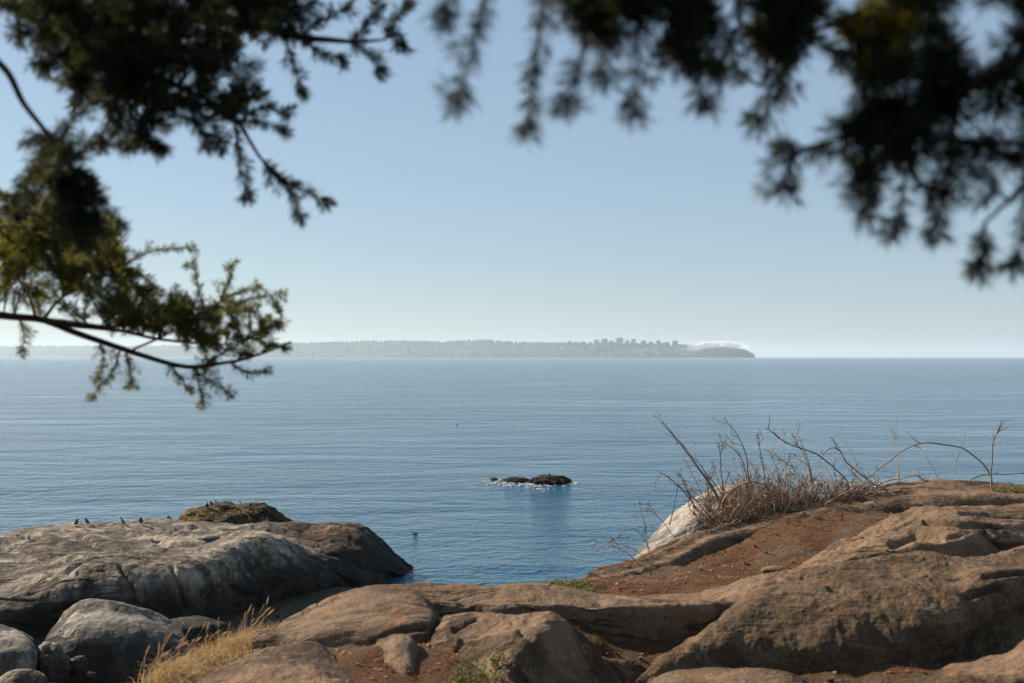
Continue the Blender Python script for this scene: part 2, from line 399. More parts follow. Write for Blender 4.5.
for k in range(95):
    u = rng.random(); px = 690+55*u
    if k > 70: px = rng.uniform(560, 700)
    top = np.interp(px, [560, 690, 700, 722, 740, 752, 760], [348, 347, 343.5, 341.5, 343, 346.5, 349])
    py = top+(1.0+2.6*rng.random() if k <= 70 else rng.uniform(-1, 3)); D = rng.uniform(12350, 12900) if k <= 70 else np.interp(px, [560, 700], [13900, 12650])
    q = rng.uniform(14, 42) if k <= 70 else rng.uniform(10, 17)
    vv, ff = blob(P(px, py, D), (q*rng.uniform(1.6, 3.2), q*2, q), 12, .25); mb.add(vv, ff)
tag(mb.build('fog_cap', m.mat), kind='stuff')

# ------------------------------------------------------------------ rocks
BV = {}
def loft(name, rows, nu, nv, mat, label, amp=.03, wave=.5, cracks=((.5, .06, .02),), cat='rock', group=None, seed=0, octaves=6, an=(.6, 1, 1.5), crease=.5, cap=(0, 0), joints=()):
    rows = np.array(rows, float)
    if cap[0]: rows = np.concatenate([rows[:, :1]*np.array((1, 1, 0))+np.array((-cap[0], 0, rows[0, 0, 2]-.3)), rows], 1)    # let the ends slope into the ground
    if cap[1]: rows = np.concatenate([rows, rows[:, -1:]*np.array((1, 1, 0))+np.array((cap[1], 0, rows[0, -1, 2]-.3))], 1)
    g = catmull(rows, nv)                       # nv x cols x 3
    g = catmull(g.transpose(1, 0, 2), nu).transpose(1, 0, 2)      # nv x nu x 3
    du = np.gradient(g, axis=1); dv = np.gradient(g, axis=0)
    nrm = np.cross(du, dv); nrm /= np.linalg.norm(nrm, axis=2)[..., None]+1e-9
    p = g.reshape(-1, 3); nn = nrm.reshape(-1, 3)
    q = p+seed*11.7
    d = amp*1.1*fbm(q, wave*1.25, octaves, .46)+amp*.17*fbm(q, wave*.15, 3)-amp*crease*np.clip(1-np.abs(perlin(q*np.array((.7, 1, 1.4))/(wave*1.1)+41))/.09, 0, 1)*np.clip(2*perlin(q/wave+77)+.2, 0, 1)
    for cw, wd, dep in cracks:
        d = d-dep*.55*crack(q*np.array(an), cw*1.7, wd*.5)*np.clip(2.2*perlin(q/(cw*2.2)+9)-.1, 0, 1)
    for line, w, dep in joints:                                   # single open joints and hollows of this rock
        li = np.array([P(a, b_, 10.)[[0, 2]] for a, b_ in line]); s2 = np.stack([p[:, 0]*10/p[:, 1], EYE-(EYE-p[:, 2])*10/p[:, 1]], 1); dd = np.full(len(p), 9.)
        for a, b_ in zip(li[:-1], li[1:]):
            e = b_-a; t = np.clip(((s2-a)@e)/(e@e), 0, 1); dd = np.minimum(dd, np.linalg.norm(s2-a-t[:, None]*e, axis=1))
        ww = w*10/F*(1+.5*perlin(p*3+5)); d = d-dep*np.exp(-(dd/ww)**2)
    p = p+nn*d[:, None]
    c = p.mean(0); c[2] = p[:, 2].min()
    o = mesh_obj(name, p-c, quads(nv, nu), mat); o.location = c
    tag(o, label, cat, group)
    return o, BVHTree.FromPolygons(p.tolist(), quads(nv, nu).tolist())
def back(row, dD, z, zs=None):
    """hidden row behind `row`: pushed dD away and dropped to height z"""
    out = []
    for k, p in enumerate(row):
        s = (p[1]+dD)/p[1]; out.append(np.array((p[0]*s, p[1]+dD, z if zs is None else zs[k])))
    return out
def PR(*pts): return [P(*p) for p in pts]

# left slab over the water
s0 = [Z(-80, 655, .2), Z(0, 650, .2), Z(50, 640, .2), Z(110, 636, .2), Z(150, 634, .2), Z(200, 630, .2), Z(250, 622, .0), Z(290, 612, -.1), Z(330, 605, -.2), Z(370, 597, -.3), Z(402, 588, -.4)]
s1 = PR((-80, 610, 30.2), (0, 610, 30.4), (50, 600, 31), (110, 597, 31.2), (150, 598, 31.5), (200, 595, 32.2), (250, 590, 34.2), (290, 585, 36), (330, 580, 37.5), (370, 578, 39.5), (405, 579, 42))
s2 = PR((-80, 582, 31.5), (0, 577, 32), (50, 568, 32.3), (110, 562, 32.3), (150, 567, 32.3), (200, 562, 33), (250, 549, 35.5), (290, 546, 37.5), (330, 558, 38.5), (370, 563, 40.3), (408, 572, 42.5))
s3 = PR((-80, 565, 34), (0, 555, 35), (50, 546, 36), (110, 543, 36), (150, 544, 36), (200, 541, 36.5), (250, 536, 38.5), (290, 535, 40), (330, 540, 40.5), (370, 547, 41.5), (410, 571, 42.9))
s4 = PR((-80, 550, 38), (0, 537, 40), (50, 529, 41.5), (110, 525.5, 42), (150, 524.5, 42.3), (200, 524, 42.5), (250, 524.5, 42.6), (290, 526, 42.8), (330, 523.5, 43), (372, 533, 43.4), (411, 570, 43.2))
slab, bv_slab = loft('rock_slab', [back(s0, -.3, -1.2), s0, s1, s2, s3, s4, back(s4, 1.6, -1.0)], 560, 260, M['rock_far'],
    'long low flat topped rock slab jutting into the sea at left', .26, 3.2, ((2.2, .16, .5), (1.0, .14, .28), (.5, .12, .12)), seed=1, an=(.3, 1, 1.3), cap=(4, 0), joints=(
    ([(176, 529), (198, 527)], 1.38, 0.12), ([(184, 532), (208, 530.5), (234, 531)], 1.50, 0.15), ([(30, 541), (60, 537), (84, 540), (120, 548), (166, 551)], 1.50, 0.15),
    ([(154, 540), (166, 543)], 2.00, 0.15), ([(26, 543), (42, 545), (60, 547)], 1.88, 0.15), ([(68, 556), (100, 552), (140, 553)], 1.50, 0.11), ([(255, 528), (280, 535), (310, 546), (335, 553)], 3.75, 0.15),
    ([(0, 548), (30, 553), (70, 560)], 1.62, 0.12), ([(172, 572), (180, 590), (184, 606)], 2.00, 0.15), ([(228, 560), (232, 580)], 1.75, 0.12), ([(120, 570), (132, 586), (136, 600)], 2.00, 0.12)))
h0 = PR((272, 534, 40.4), (305, 548, 39.5), (340, 553, 39.0), (375, 563, 40.1), (404, 580, 41.7))
h1 = PR((280, 529, 41), (308, 536, 40.4), (340, 538, 40.2), (374, 546, 40.9), (405, 569, 42))
h2 = PR((290, 526.5, 42), (312, 523.8, 42), (335, 523.2, 42), (365, 529, 42.4), (393, 549, 42.5))
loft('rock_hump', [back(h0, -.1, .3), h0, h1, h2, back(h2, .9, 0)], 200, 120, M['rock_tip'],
    'brown rounded hump at the seaward tip of the slab', .16, 1.6, ((1.6, .1, .2), (.7, .1, .1)), seed=31, an=(.4, 1, 1.3))

b0 = PR((40, 692, 26.2), (70, 702, 25.8), (110, 706, 25.7), (150, 702, 25.8), (186, 692, 26.2))
b1 = PR((44, 662, 26.3), (68, 670, 25.9), (108, 672, 25.8), (150, 668, 25.9), (190, 657, 26.4))
b2 = PR((45, 637, 26.8), (70, 632, 26.3), (108, 632, 26.2), (150, 634, 26.4), (187, 639, 27))
b3 = PR((57, 621, 27.3), (78, 612, 27), (108, 612, 27), (147, 618, 27.2), (176, 628, 27.5))
b4 = PR((66, 614, 27.7), (84, 605, 27.8), (106, 605, 27.8), (140, 612, 27.9), (165, 621, 28))
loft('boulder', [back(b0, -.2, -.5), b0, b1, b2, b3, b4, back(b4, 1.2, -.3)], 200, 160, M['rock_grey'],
    'big rounded grey boulder below the slab, beside the dry grass', .06, 1.3, ((1.3, .07, .09), (.5, .06, .03)), seed=2)
c0 = PR((-60, 705, 23), (-20, 705, 22.9), (10, 705, 22.9), (30, 700, 23.1), (36, 690, 23.6))
c1 = PR((-60, 668, 23.2), (-20, 668, 23.1), (12, 664, 23.1), (33, 662, 23.3), (38, 660, 23.9))
c2 = PR((-60, 648, 23.4), (-20, 646, 23.4), (8, 648, 23.4), (30, 645, 23.7), (38, 648, 24.2))
c3 = PR((-60, 630, 24.8), (-20, 627, 24.8), (4, 629, 24.8), (22, 634, 24.9), (34, 641, 25))
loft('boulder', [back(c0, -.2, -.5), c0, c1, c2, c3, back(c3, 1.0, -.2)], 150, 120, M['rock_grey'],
    'flat topped tan boulder cut off by the lower left corner', .07, 1.0, ((1.0, .07, .07), (.5, .06, .03)), seed=3, cap=(1, 0))
def dome(name, px, py, D, w, h, dp, mat, label, seed, base=None, peak=.8, amp=.12, n=70, cat='rock', group=None, zb=None):
    """a lumpy stone: w, h, dp in metres, foot at pixel (px, py) and distance D"""
    c = P(px, py, D) if zb is None else G(px, D, zb)
    a = np.linspace(0, 2*math.pi, n+1); t = np.linspace(0, 1, n//2)
    prof_r = np.sin(t*math.pi*.5)**.75; prof_z = np.cos(t*math.pi*.5)**peak
    d = np.stack([prof_r[:, None]*np.cos(a), prof_r[:, None]*np.sin(a), prof_z[:, None]*np.ones_like(a)], -1).reshape(-1, 3)
    d = np.concatenate([d, np.stack([np.cos(a), np.sin(a), np.full(n+1, -.45)], 1)])
    q = d*np.array((w/2, dp/2, h)); s = min(w, h*2)
    k = fbm(q+seed*7.1, s*.55, 5)*amp-.06*crack(q+seed*3, s*.5, .08)
    q = q*(1+k[:, None]*np.array((1, 1, .8)))
    o = mesh_obj(name, q, quads(n//2+1, n+1)[:, ::-1], mat); o.location = c; tag(o, label, cat, group)
    return o, BVHTree.FromPolygons((q+c).tolist(), quads(n//2+1, n+1).tolist())
dome('boulder', 52, 668, 24.5, .75, .5, .7, M['rock_grey'], 'small tan stone between the corner boulder and the big grey boulder', 4, amp=.3)
dome('boulder', 78, 668, 24.8, .42, .24, .5, M['rock_far'], 'small sunlit tan stone at the foot of the big grey boulder', 5, amp=.35)
dome('boulder', 91, 677, 24.2, .2, .1, .3, M['rock_far'], 'tiny tan stone in the shade below the big grey boulder', 6, amp=.35)
dome('boulder', 22, 690, 22, .9, .4, .8, M['rock_far'], 'dark stone in the shade at the bottom left corner', 8)
dome('boulder', 190, 640, 29.5, 2.2, .55, 1.6, M['rock_far'], 'low shaded rock between the grey boulder and the slab', 9)

# islet and sea rocks
isl, bv_isl = dome('islet', 232, 528, 53, 5.4, 1.2, 4, M['weed_rock'], 'weed covered brown islet crowded with birds behind the slab', 11, peak=1.25, amp=.2, n=120, zb=-.02)
isl2, bv_isl2 = dome('islet', 156, 526, 47.5, 1.9, .75, 1.4, M['weed_rock'], 'small low brown weedy hump behind the slab crest', 12, amp=.14, n=80, zb=-.02)
sr1, bv_sr = dome('sea_rock', 551, 485, 72.5, 2.6, .46, 3.0, M['wet_rock'], 'dark wet rock awash in the open sea, right lump', 13, amp=.2, n=90, zb=-.03)
dome('sea_rock', 516, 483, 73.5, 1.7, .2, 2.6, M['wet_rock'], 'low dark wet rock washed by foam, left of the larger lump', 14, amp=.25, n=80, zb=-.03)
dome('sea_rock', 494, 483, 74.5, .6, .09, 1.6, M['wet_rock'], 'smallest dark rock at the left end of the foam', 15, amp=.25, n=50, zb=-.03)
mb = MB()
for _ in range(210):
    u = rng.random(); px = 488+u*62+rng.normal()*4; D = 71.6+rng.normal()*.9-1.0*(px > 525)+(1.4 if rng.random() < .35 else 0)
    if rng.random() < .16: px = 572+rng.normal()*6; D = 72+rng.normal()*.5
    c = G(px, D, 0); w = rng.uniform(.04, .18); l = w*rng.uniform(.35, .8); a = np.arange(9)*2*math.pi/8
    k = 1+.3*rng.normal(size=9)*.5; k[-1] = k[0]
    rr = lambda s, z: np.stack([c[0]+w*s*k*np.cos(a), c[1]+l*s*k*np.sin(a), np.full(9, z)], 1)
    h = rng.uniform(.006, .04)
    mb.add(np.concatenate([rr(1, -.03), rr(.85, h*.6), rr(.4, h), rr(.02, h)]), quads(4, 9))
tag(mb.build('foam', M['foam']), kind='stuff')

# white rock at the edge
w0 = PR((640, 590, 12.4), (629, 574, 11.9), (660, 566, 11.9), (700, 548, 12.3), (750, 535, 12.9), (800, 525, 13.3))
w1 = PR((640, 566, 12.9), (634, 556, 12.3), (668, 538, 12.15), (710, 520, 12.5), (755, 507, 13), (800, 508, 13.4))
w2 = PR((652, 548, 13.2), (648, 538, 12.9), (680, 519, 12.6), (716, 503, 12.9), (757, 496, 13.3), (800, 503, 13.7))
w3 = PR((668, 526, 13.6), (666, 520, 13.3), (692, 503, 13.1), (723, 490, 13.4), (757, 488, 13.8), (798, 500, 14.1))
w4 = PR((680, 524, 14.2), (684, 509, 13.8), (703, 495, 13.6), (729, 486.5, 13.9), (757, 486.5, 14.2), (796, 499, 14.5))
loft('pale_outcrop', [back(w0, -.1, 4.6), w0, w1, w2, w3, w4, back(w4, .5, 0, [p[2]-.3 for p in w4]), back(w4, 1.0, 4.6)], 180, 150, M['rock_white'],
    'rounded whitish rock behind the dry twigs at the cliff edge', .05, .8, ((.8, .06, .06), (.3, .05, .02)), seed=16)

# far right slab with its thin edge strip
r0 = PR((590, 580, 9.95), (625, 574, 10.2), (665, 562, 10.6), (705, 544, 11.1), (745, 533, 11.5), (800, 520, 11.8), (850, 512, 11.9), (900, 505, 11.9), (960, 502, 11.9), (1020, 501, 12), (1100, 502, 12.1))
r1 = PR((590, 577, 10.1), (627, 570, 10.4), (665, 556, 10.85), (705, 538, 11.4), (745, 526, 11.9), (800, 513, 12.1), (850, 503, 12.2), (900, 495, 12.3), (960, 491, 12.3), (1020, 494, 12.4), (1100, 496, 12.6))
r2 = PR((588, 575, 10.3), (625, 566.5, 10.7), (662, 551.5, 11.15), (700, 534, 11.7), (742, 521, 12.2), (795, 507, 12.5), (848, 496, 12.7), (900, 488, 12.8), (960, 484, 12.8), (1020, 488, 13), (1100, 491, 13))
loft('rock_outcrop', [back(r0, -.25, 5.9), r0, r1, r2, back(r2, .5, 5.6), back(r2, .9, 4)], 520, 130, M['rock'],
    'farthest flat outcrop on the right, under the arching bramble canes', .035, .7, ((.7, .07, .045), (.3, .06, .02)), seed=17, cap=(0, 1.2))

# ridge running down from the right
q0 = PR((600, 608, 8.9), (660, 609, 8.8), (720, 611, 8.6), (750, 606, 8.4), (790, 594, 8.3), (840, 572, 8.45), (900, 558, 8.75), (960, 553, 8.95), (1030, 556, 9.15), (1110, 560, 9.3))
q1 = PR((605, 603, 8.95), (665, 601, 8.85), (722, 595, 8.65), (755, 587, 8.5), (800, 574, 8.5), (845, 554, 8.7), (900, 540, 9.0), (960, 530, 9.15), (1030, 529, 9.35), (1110, 531, 9.5))
q1b = PR((608, 601, 9.0), (668, 598, 8.9), (724, 590, 8.8), (760, 580, 8.75), (803, 565, 8.85), (848, 543, 9.1), (900, 524, 9.4), (955, 513, 9.6), (1030, 512, 9.8), (1110, 514, 10))
q2 = PR((610, 600, 9.1), (670, 596.5, 9.05), (725, 587, 9.0), (765, 575, 9.1), (805, 559, 9.25), (850, 535, 9.5), (900, 514, 9.8), (950, 505, 10.0), (1030, 504, 10.3), (1110, 506, 10.5))
loft('rock_outcrop', [back(q0, -.1, 5.9), q0, q1, q1b, q2, back(q2, .35, 0, [5.95, 5.95, 6, 6.02, 6.1, 6.2, 6.35, 6.45, 6.5, 6.5]), back(q2, .8, 5.7)], 560, 170, M['rock'],
    'long sloping ridge of tan rock behind the largest right hand rock', .045, .55, ((.5, .07, .07), (.22, .06, .025)), seed=18, cap=(0, 1.2), joints=(([(962, 515), (990, 511), (1030, 514)], 2.2, .09), ([(893, 541), (915, 534), (940, 539)], 4, .06), ([(985, 532), (1002, 546)], 2.5, .07), ([(925, 523), (960, 527), (1030, 526)], 2, .05)))

# largest near rock at right
a1 = PR((632, 690, 6.5), (700, 676, 6.6), (757, 674, 6.6), (826, 679, 6.55), (877, 683, 6.5), (921, 671, 6.65), (985, 644, 7.1), (1060, 604, 7.6), (1130, 590, 8))
a2 = PR((646, 672, 6.6), (708, 648, 6.65), (765, 641, 6.66), (830, 641, 6.62), (885, 641, 6.6), (932, 631, 6.7), (990, 612, 7.05), (1070, 582, 7.55), (1140, 570, 8))
a3 = PR((676, 649, 6.8), (726, 620, 6.8), (780, 605, 6.95), (835, 601, 6.95), (890, 601, 6.95), (942, 595, 7.0), (1000, 582, 7.2), (1080, 562, 7.7), (1150, 555, 8.1))
a4 = PR((705, 632, 7.1), (742, 604, 7.15), (798, 579, 7.32), (840, 572, 7.35), (900, 571, 7.35), (950, 569, 7.4), (1010, 563, 7.5), (1090, 551, 8), (1155, 547, 8.4))
a5 = PR((735, 619, 7.5), (763, 594, 7.65), (812, 567, 7.75), (850, 558, 7.75), (905, 554.5, 7.75), (955, 553.5, 7.85), (1015, 550, 8.1), (1095, 542, 8.5), (1160, 540, 8.8))
loft('rock_outcrop', [back(a1, -.12, 5.9), a1, a2, a3, a4, a5, back(a5, .45, 6.15), back(a5, .7, 5.8)], 520, 300, M['rock_dark'],
    'largest rounded brown rock filling the right foreground', .055, .6, ((.2, .05, .02),), seed=19, crease=0, cap=(0, 1), joints=(([(830, 590), (838, 593)], 2.5, .06), ([(968, 596), (1000, 588)], 3, .06), ([(800, 571), (835, 563), (870, 567)], 2, .04), ([(985, 577), (1024, 574)], 2.5, .05)))

# long ridge meeting the water line
l0 = [G(380, 8.2, 5.8), G(440, 8.2, 5.8), G(500, 8.2, 5.8), G(560, 8.2, 5.5), G(600, 8.2, 5.3), G(650, 8.2, 5.3), G(700, 8.2, 5.5), G(748, 8.25, 5.8)]
l1 = PR((385, 607, 8.3), (440, 607, 8.3), (500, 611, 8.3), (560, 613, 8.3), (600, 618, 8.2), (650, 616, 8.15), (700, 611, 8.15), (742, 609, 8.3))
l2 = PR((388, 598, 8.5), (440, 599, 8.5), (500, 602, 8.5), (560, 604, 8.42), (600, 607, 8.33), (650, 605, 8.3), (700, 603, 8.4), (740, 605, 8.5))
l3 = PR((390, 590, 8.9), (440, 588, 9.0), (500, 588, 9.0), (550, 588.5, 9.0), (600, 595, 8.9), (650, 599, 8.7), (700, 601, 8.7), (740, 604, 8.7))
loft('rock_outcrop', [l0, l1, l2, l3, back(l3, .4, 0, [5.6, 5.5, 5.5, 5.5, 5.9, 5.95, 5.95, 5.95]), back(l3, .8, 0, [3, 3, 3, 3, 5.4, 5.7, 5.7, 5.7])], 460, 110, M['rock'],
    'long low rock ridge along the water edge at centre', .03, .5, ((.45, .07, .05), (.2, .06, .02)), seed=20)

# smooth slanting rock left of centre
k0 = PR((252, 639, 7.35), (300, 640, 7.3), (340, 636, 7.35), (372, 639, 7.35), (400, 634, 7.4), (428, 631, 7.45), (443, 627, 7.7))
k1 = PR((262, 631, 7.6), (302, 625, 7.65), (340, 618, 7.7), (375, 616, 7.72), (405, 613, 7.7), (429, 612, 7.75), (443, 618, 7.95))
k2 = PR((275, 628, 7.9), (310, 613, 8.1), (345, 602, 8.2), (378, 598, 8.2), (405, 598, 8.2), (425, 604, 8.15), (440, 615, 8.2))
k3 = PR((285, 623, 8.2), (315, 607, 8.5), (345, 595, 8.65), (378, 588, 8.75), (405, 589.5, 8.65), (421, 600, 8.5), (437, 612, 8.4))
loft('rock_outcrop', [back(k0, -.15, 5.85), k0, k1, k2, k3, back(k3, .35, 5.7), back(k3, .6, 3.5)], 260, 150, M['rock'],
    'smooth slanting tan rock above the dry grass, left of centre', .025, .5, ((.5, .06, .03), (.2, .05, .015)), seed=21, joints=(([(372, 640), (398, 630), (425, 628)], 2.5, .05), ([(318, 604), (340, 599)], 1.6, .02)))

# blocky rock in the middle
m0 = PR((434, 645, 7.3), (450, 668, 7.0), (478, 681, 6.8), (498, 692, 6.6), (516, 697, 6.5))+[G(560, 6.45, 5.85), G(612, 6.5, 5.6)]
m1 = PR((436, 632, 7.4), (453, 650, 7.1), (480, 659, 6.88), (500, 665, 6.72), (517, 672, 6.64))+[G(562, 6.7, 5.93), G(618, 6.75, 5.6)]
m2 = PR((440, 625, 7.5), (460, 631, 7.3), (490, 634, 7.12), (518, 636, 7.0), (544, 639, 7.0))+[G(588, 7.05, 5.97), G(632, 7.1, 5.6)]
m3 = PR((446, 618, 7.75), (466, 614, 7.7), (495, 612.5, 7.65), (532, 612.5, 7.6), (562, 618, 7.5))+[G(602, 7.55, 6.0), G(640, 7.6, 5.6)]
loft('rock_outcrop', [back(m0, -.1, 5.8), m0, m1, m2, m3, back(m3, .3, 5.9), back(m3, .5, 5.6)], 300, 180, M['rock'],
    'blocky tan rock at bottom centre with a shaded right face', .035, .4, ((.4, .06, .04), (.18, .05, .015)), seed=22, joints=(([(455, 632), (476, 620)], 2.2, .05), ([(520, 634), (530, 638)], 3, .04), ([(455, 650), (462, 640)], 2, .03)))

# small rock between the two and the bottom row
j0 = PR((372, 662, 6.95), (385, 676, 6.75), (400, 684, 6.6), (413, 684, 6.65), (424, 676, 6.85))
j1 = PR((373, 647, 7.05), (386, 655, 6.9), (401, 658, 6.8), (413, 659, 6.82), (419, 655, 7.0))
j2 = PR((378, 640, 7.2), (389, 636, 7.2), (400, 634, 7.2), (409, 636, 7.2), (415, 645, 7.2))
loft('rock_outcrop', [back(j0, -.1, 5.8), j0, j1, j2, back(j2, .25, 5.8)], 110, 110, M['rock'],
    'small upright rock in the brown litter left of the blocky rock', .02, .25, ((.25, .06, .02),), seed=23)
i0 = PR((120, 720, 5.9), (200, 725, 5.8), (270, 725, 5.75), (330, 725, 5.75), (375, 715, 5.9))
i1 = PR((150, 700, 6.35), (205, 690, 6.35), (262, 690, 6.25), (318, 690, 6.2), (362, 690, 6.25))
i2 = PR((178, 688, 6.7), (215, 672, 6.75), (262, 662, 6.75), (312, 660, 6.7), (342, 672, 6.6))
i3 = PR((188, 681, 6.9), (218, 667, 7.05), (262, 652, 7.2), (310, 641, 7.25), (329, 652, 7.1))
loft('rock_outcrop', [back(i0, -.2, 5.7), i0, i1, i2, i3, back(i3, .22, 5.9)], 240, 150, M['rock'],
    'bottom left outcrop beside the dry grass', .03, .35, ((.35, .07, .045), (.15, .05, .015)), seed=24)
n0 = PR((630, 700, 6.1), (680, 705, 6.0), (730, 705, 6.0), (790, 703, 6.1), (830, 700, 6.3))
n1 = PR((640, 688, 6.25), (684, 680, 6.25), (732, 677, 6.25), (786, 680, 6.25), (822, 690, 6.35))
n2 = PR((655, 680, 6.42), (690, 672, 6.5), (735, 670.5, 6.5), (780, 674, 6.5), (812, 686, 6.45))
loft('rock_outcrop', [back(n0, -.3, 5.8), n0, n1, n2, back(n2, .2, 5.9)], 200, 90, M['rock'],
    'flat pale rock at the bottom edge below the largest right rock', .02, .3, ((.3, .06, .02),), seed=25)
o0 = PR((900, 700, 6.0), (950, 705, 5.95), (1000, 705, 5.95), (1060, 700, 6.1))
o1 = PR((918, 684, 6.35), (955, 672, 6.3), (1000, 668, 6.3), (1060, 660, 6.4))
o2 = PR((935, 670, 6.75), (962, 660, 6.75), (1003, 656, 6.7), (1060, 645, 6.8))
loft('rock_outcrop', [back(o0, -.3, 5.8), o0, o1, o2, back(o2, .2, 5.9)], 170, 100, M['rock'],
    'tan rock in the bottom right corner beyond the orange litter', .025, .3, ((.3, .06, .03),), seed=26, cap=(0, .6))
dome('stone', 778, 556, 10.3, .3, .035, .16, M['rock'], 'flat pale stone lying on the brown litter slope', 27, zb=float(ground_z(10.3*(778-512)/F, 10.3)[0])-.005, n=50)

# ------------------------------------------------------------------ litter on the soil
n = 42000
x = rng.uniform(-2.2, 5.5, n); y = rng.uniform(5.6, 12.8, n); k = sdist(x, y) < .05; x, y = x[k], y[k]; n = len(x)
z = ground_z(x, y)+rng.uniform(.0, .012, n)
L = np.clip(.0085*np.exp(rng.normal(0, .55, n)), .003, .04); W = L*rng.uniform(.12, .6, n); th = rng.uniform(0, 6.28, n); tl = rng.normal(0, .35, n)
a = np.stack([np.cos(th)*L, np.sin(th)*L, np.sin(tl)*L], 1); b = np.stack([-np.sin(th)*W, np.cos(th)*W, rng.normal(0, .3, n)*W], 1)
c = np.stack([x, y, z], 1); v = np.stack([c-a, c-b, c+a, c+b], 1).reshape(-1, 3)
tag(mesh_obj('needle_litter', v, np.arange(n*4).reshape(-1, 4), M['litter'], smooth=False), kind='stuff')

# ------------------------------------------------------------------ dry grass
def blade(mb, p, h, lean, az, w, head=0):
    n = 5; t = np.linspace(0, 1, n)
    d = np.array((math.cos(az), math.sin(az), 0)); s = np.array((-math.sin(az+.6), math.cos(az+.6), 0))
    c = p+np.outer(t*h, (0, 0, 1))*(1-.35*lean*t)[:, None]+np.outer(lean*h*t**2, d)
    ww = w*(1-t)**.6+.0004
    v = np.concatenate([c-ww[:, None]*s, c+ww[:, None]*s]); i = np.arange(n-1)
    mb.add(v, np.stack([i, i+1, i+1+n, i+n], 1))
    if head:
        tip = c[-1]; dr = c[-1]-c[-2]; dr /= np.linalg.norm(dr)
        mb.tube([tip-dr*.01, tip+dr*head*.3, tip+dr*head*.7, tip+dr*head], np.array((.001, .0055, .0048, .0008)), 0, 6)
mb = MB()
GP = np.array([(262, 631), (240, 636), (215, 648), (190, 660), (165, 672), (150, 684)], float)
for _ in range(5200):
    u = rng.random()*5; i = min(4, int(u)); pp = GP[i]+(GP[i+1]-GP[i])*(u-i)
    D = np.interp(pp[1], [631, 684], [7.75, 6.55])+rng.normal()*.16
    x = D*(pp[0]+rng.normal()*12+12-512)/F; z = float(ground_z(x, D)[0])
    if z < 5.7: continue
    blade(mb, np.array((x, D, z-.01)), rng.uniform(.03, .09)+.1*rng.random()**3, rng.uniform(.2, 1.8), rng.uniform(0, 6.28), rng.uniform(.0012, .0028))
for _ in range(75):
    u = rng.random()*5; i = min(4, int(u)); pp = GP[i]+(GP[i+1]-GP[i])*(u-i)
    D = np.interp(pp[1], [631, 684], [7.75, 6.55])+rng.normal()*.12
    x = D*(pp[0]+rng.normal()*9-8-512)/F; z = max(5.8, float(ground_z(x, D)[0]))
    blade(mb, np.array((x, D, z-.01)), rng.uniform(.12, .27), rng.uniform(.05, .6), rng.uniform(-.6, 1.6), .0016, rng.uniform(.04, .07))
tag(mb.build('dry_grass', M['grass']), kind='stuff')

# ------------------------------------------------------------------ green plants
def leafy(name, px, py, D, w, h, n, label, cat='plant'):
    base = P(px, py, D); base[2] = min(base[2], float(ground_z(base[0], base[1])[0])+.5)
    root = empty(name, base); tag(root, label, cat)
    st, lv = MB(), MB()
    for _ in range(n):
        t = rng.uniform(-.5, .5, 2); tip = np.array((t[0]*w, t[1]*w, h*rng.uniform(.4, 1)*(1-.7*abs(t[0]))))
        pts = curve([(0.25*tip[0], .25*tip[1], -.03), tip*np.array((.7, .7, .5)), tip], 7); st.tube(pts, .0025, .001, 4)
        for q in pts[2:]:
            for _ in range(3):
                d = rng.normal(size=3); d /= np.linalg.norm(d); s = np.cross(d, rng.normal(size=3)); s /= np.linalg.norm(s)
                l = rng.uniform(.012, .028); lv.add([q, q+d*l*.5+s*l*.28, q+d*l, q+d*l*.5-s*l*.28], [(0, 1, 2, 3)])
    st.build('stem', M['twig_grey'], root); lv.build('leaf_cluster', M['green'], root, False)
leafy('green_plant', 478, 684, 6.55, .34, .14, 34, 'low yellow green plant at the foot of the blocky rock')
leafy('green_sprig', 497, 668, 6.72, .10, .12, 9, 'thin green sprig growing against the blocky rock face')
leafy('green_plant', 1004, 497, 12.55, .55, .15, 190, 'bright green leafy plant behind the far outcrop at right')
leafy('moss_tuft', 570, 588.5, 9.25, .42, .05, 80, 'mossy green tuft on the soil edge above the sea', 'moss')

# ------------------------------------------------------------------ dry shrub, canes
def stem(mb, pts, r0, r1, side=0, wob=.012, n=20, heads=None, sl=.25):
    c = curve(pts, n); c = c+wob*np.stack([perlin(c*4+3), perlin(c*4+23), perlin(c*4+43)], 1)
    mb.tube(c, r0, r1, 5)
    for _ in range(side):
        i = rng.integers(n//4, n-1); d = c[i]-c[i-1]; d /= np.linalg.norm(d)
        e = d+rng.normal(size=3)*.7+np.array((0, 0, .15)); e /= np.linalg.norm(e); l = sl*rng.uniform(.3, 1)
        s = curve([c[i], c[i]+e*l*.5+rng.normal(size=3)*.02, c[i]+e*l+rng.normal(size=3)*.03], 7)
        mb.tube(s, max(r1*1.1, .003), max(r1*.45, .0018), 4)
        if heads is not None and rng.random() < .7: puff(heads, s[-1], rng.uniform(.015, .035))
    return c
def puff(mb, p, s, n=7):
    for _ in range(n):
        q = p+rng.normal(size=3)*s*.6; d = rng.normal(size=3); d /= np.linalg.norm(d); t = np.cross(d, rng.normal(size=3)); t /= np.linalg.norm(t)
        l = s*rng.uniform(.4, .9); mb.add([q, q+d*l*.5+t*l*.35, q+d*l, q+d*l*.5-t*l*.35], [(0, 1, 2, 3)])
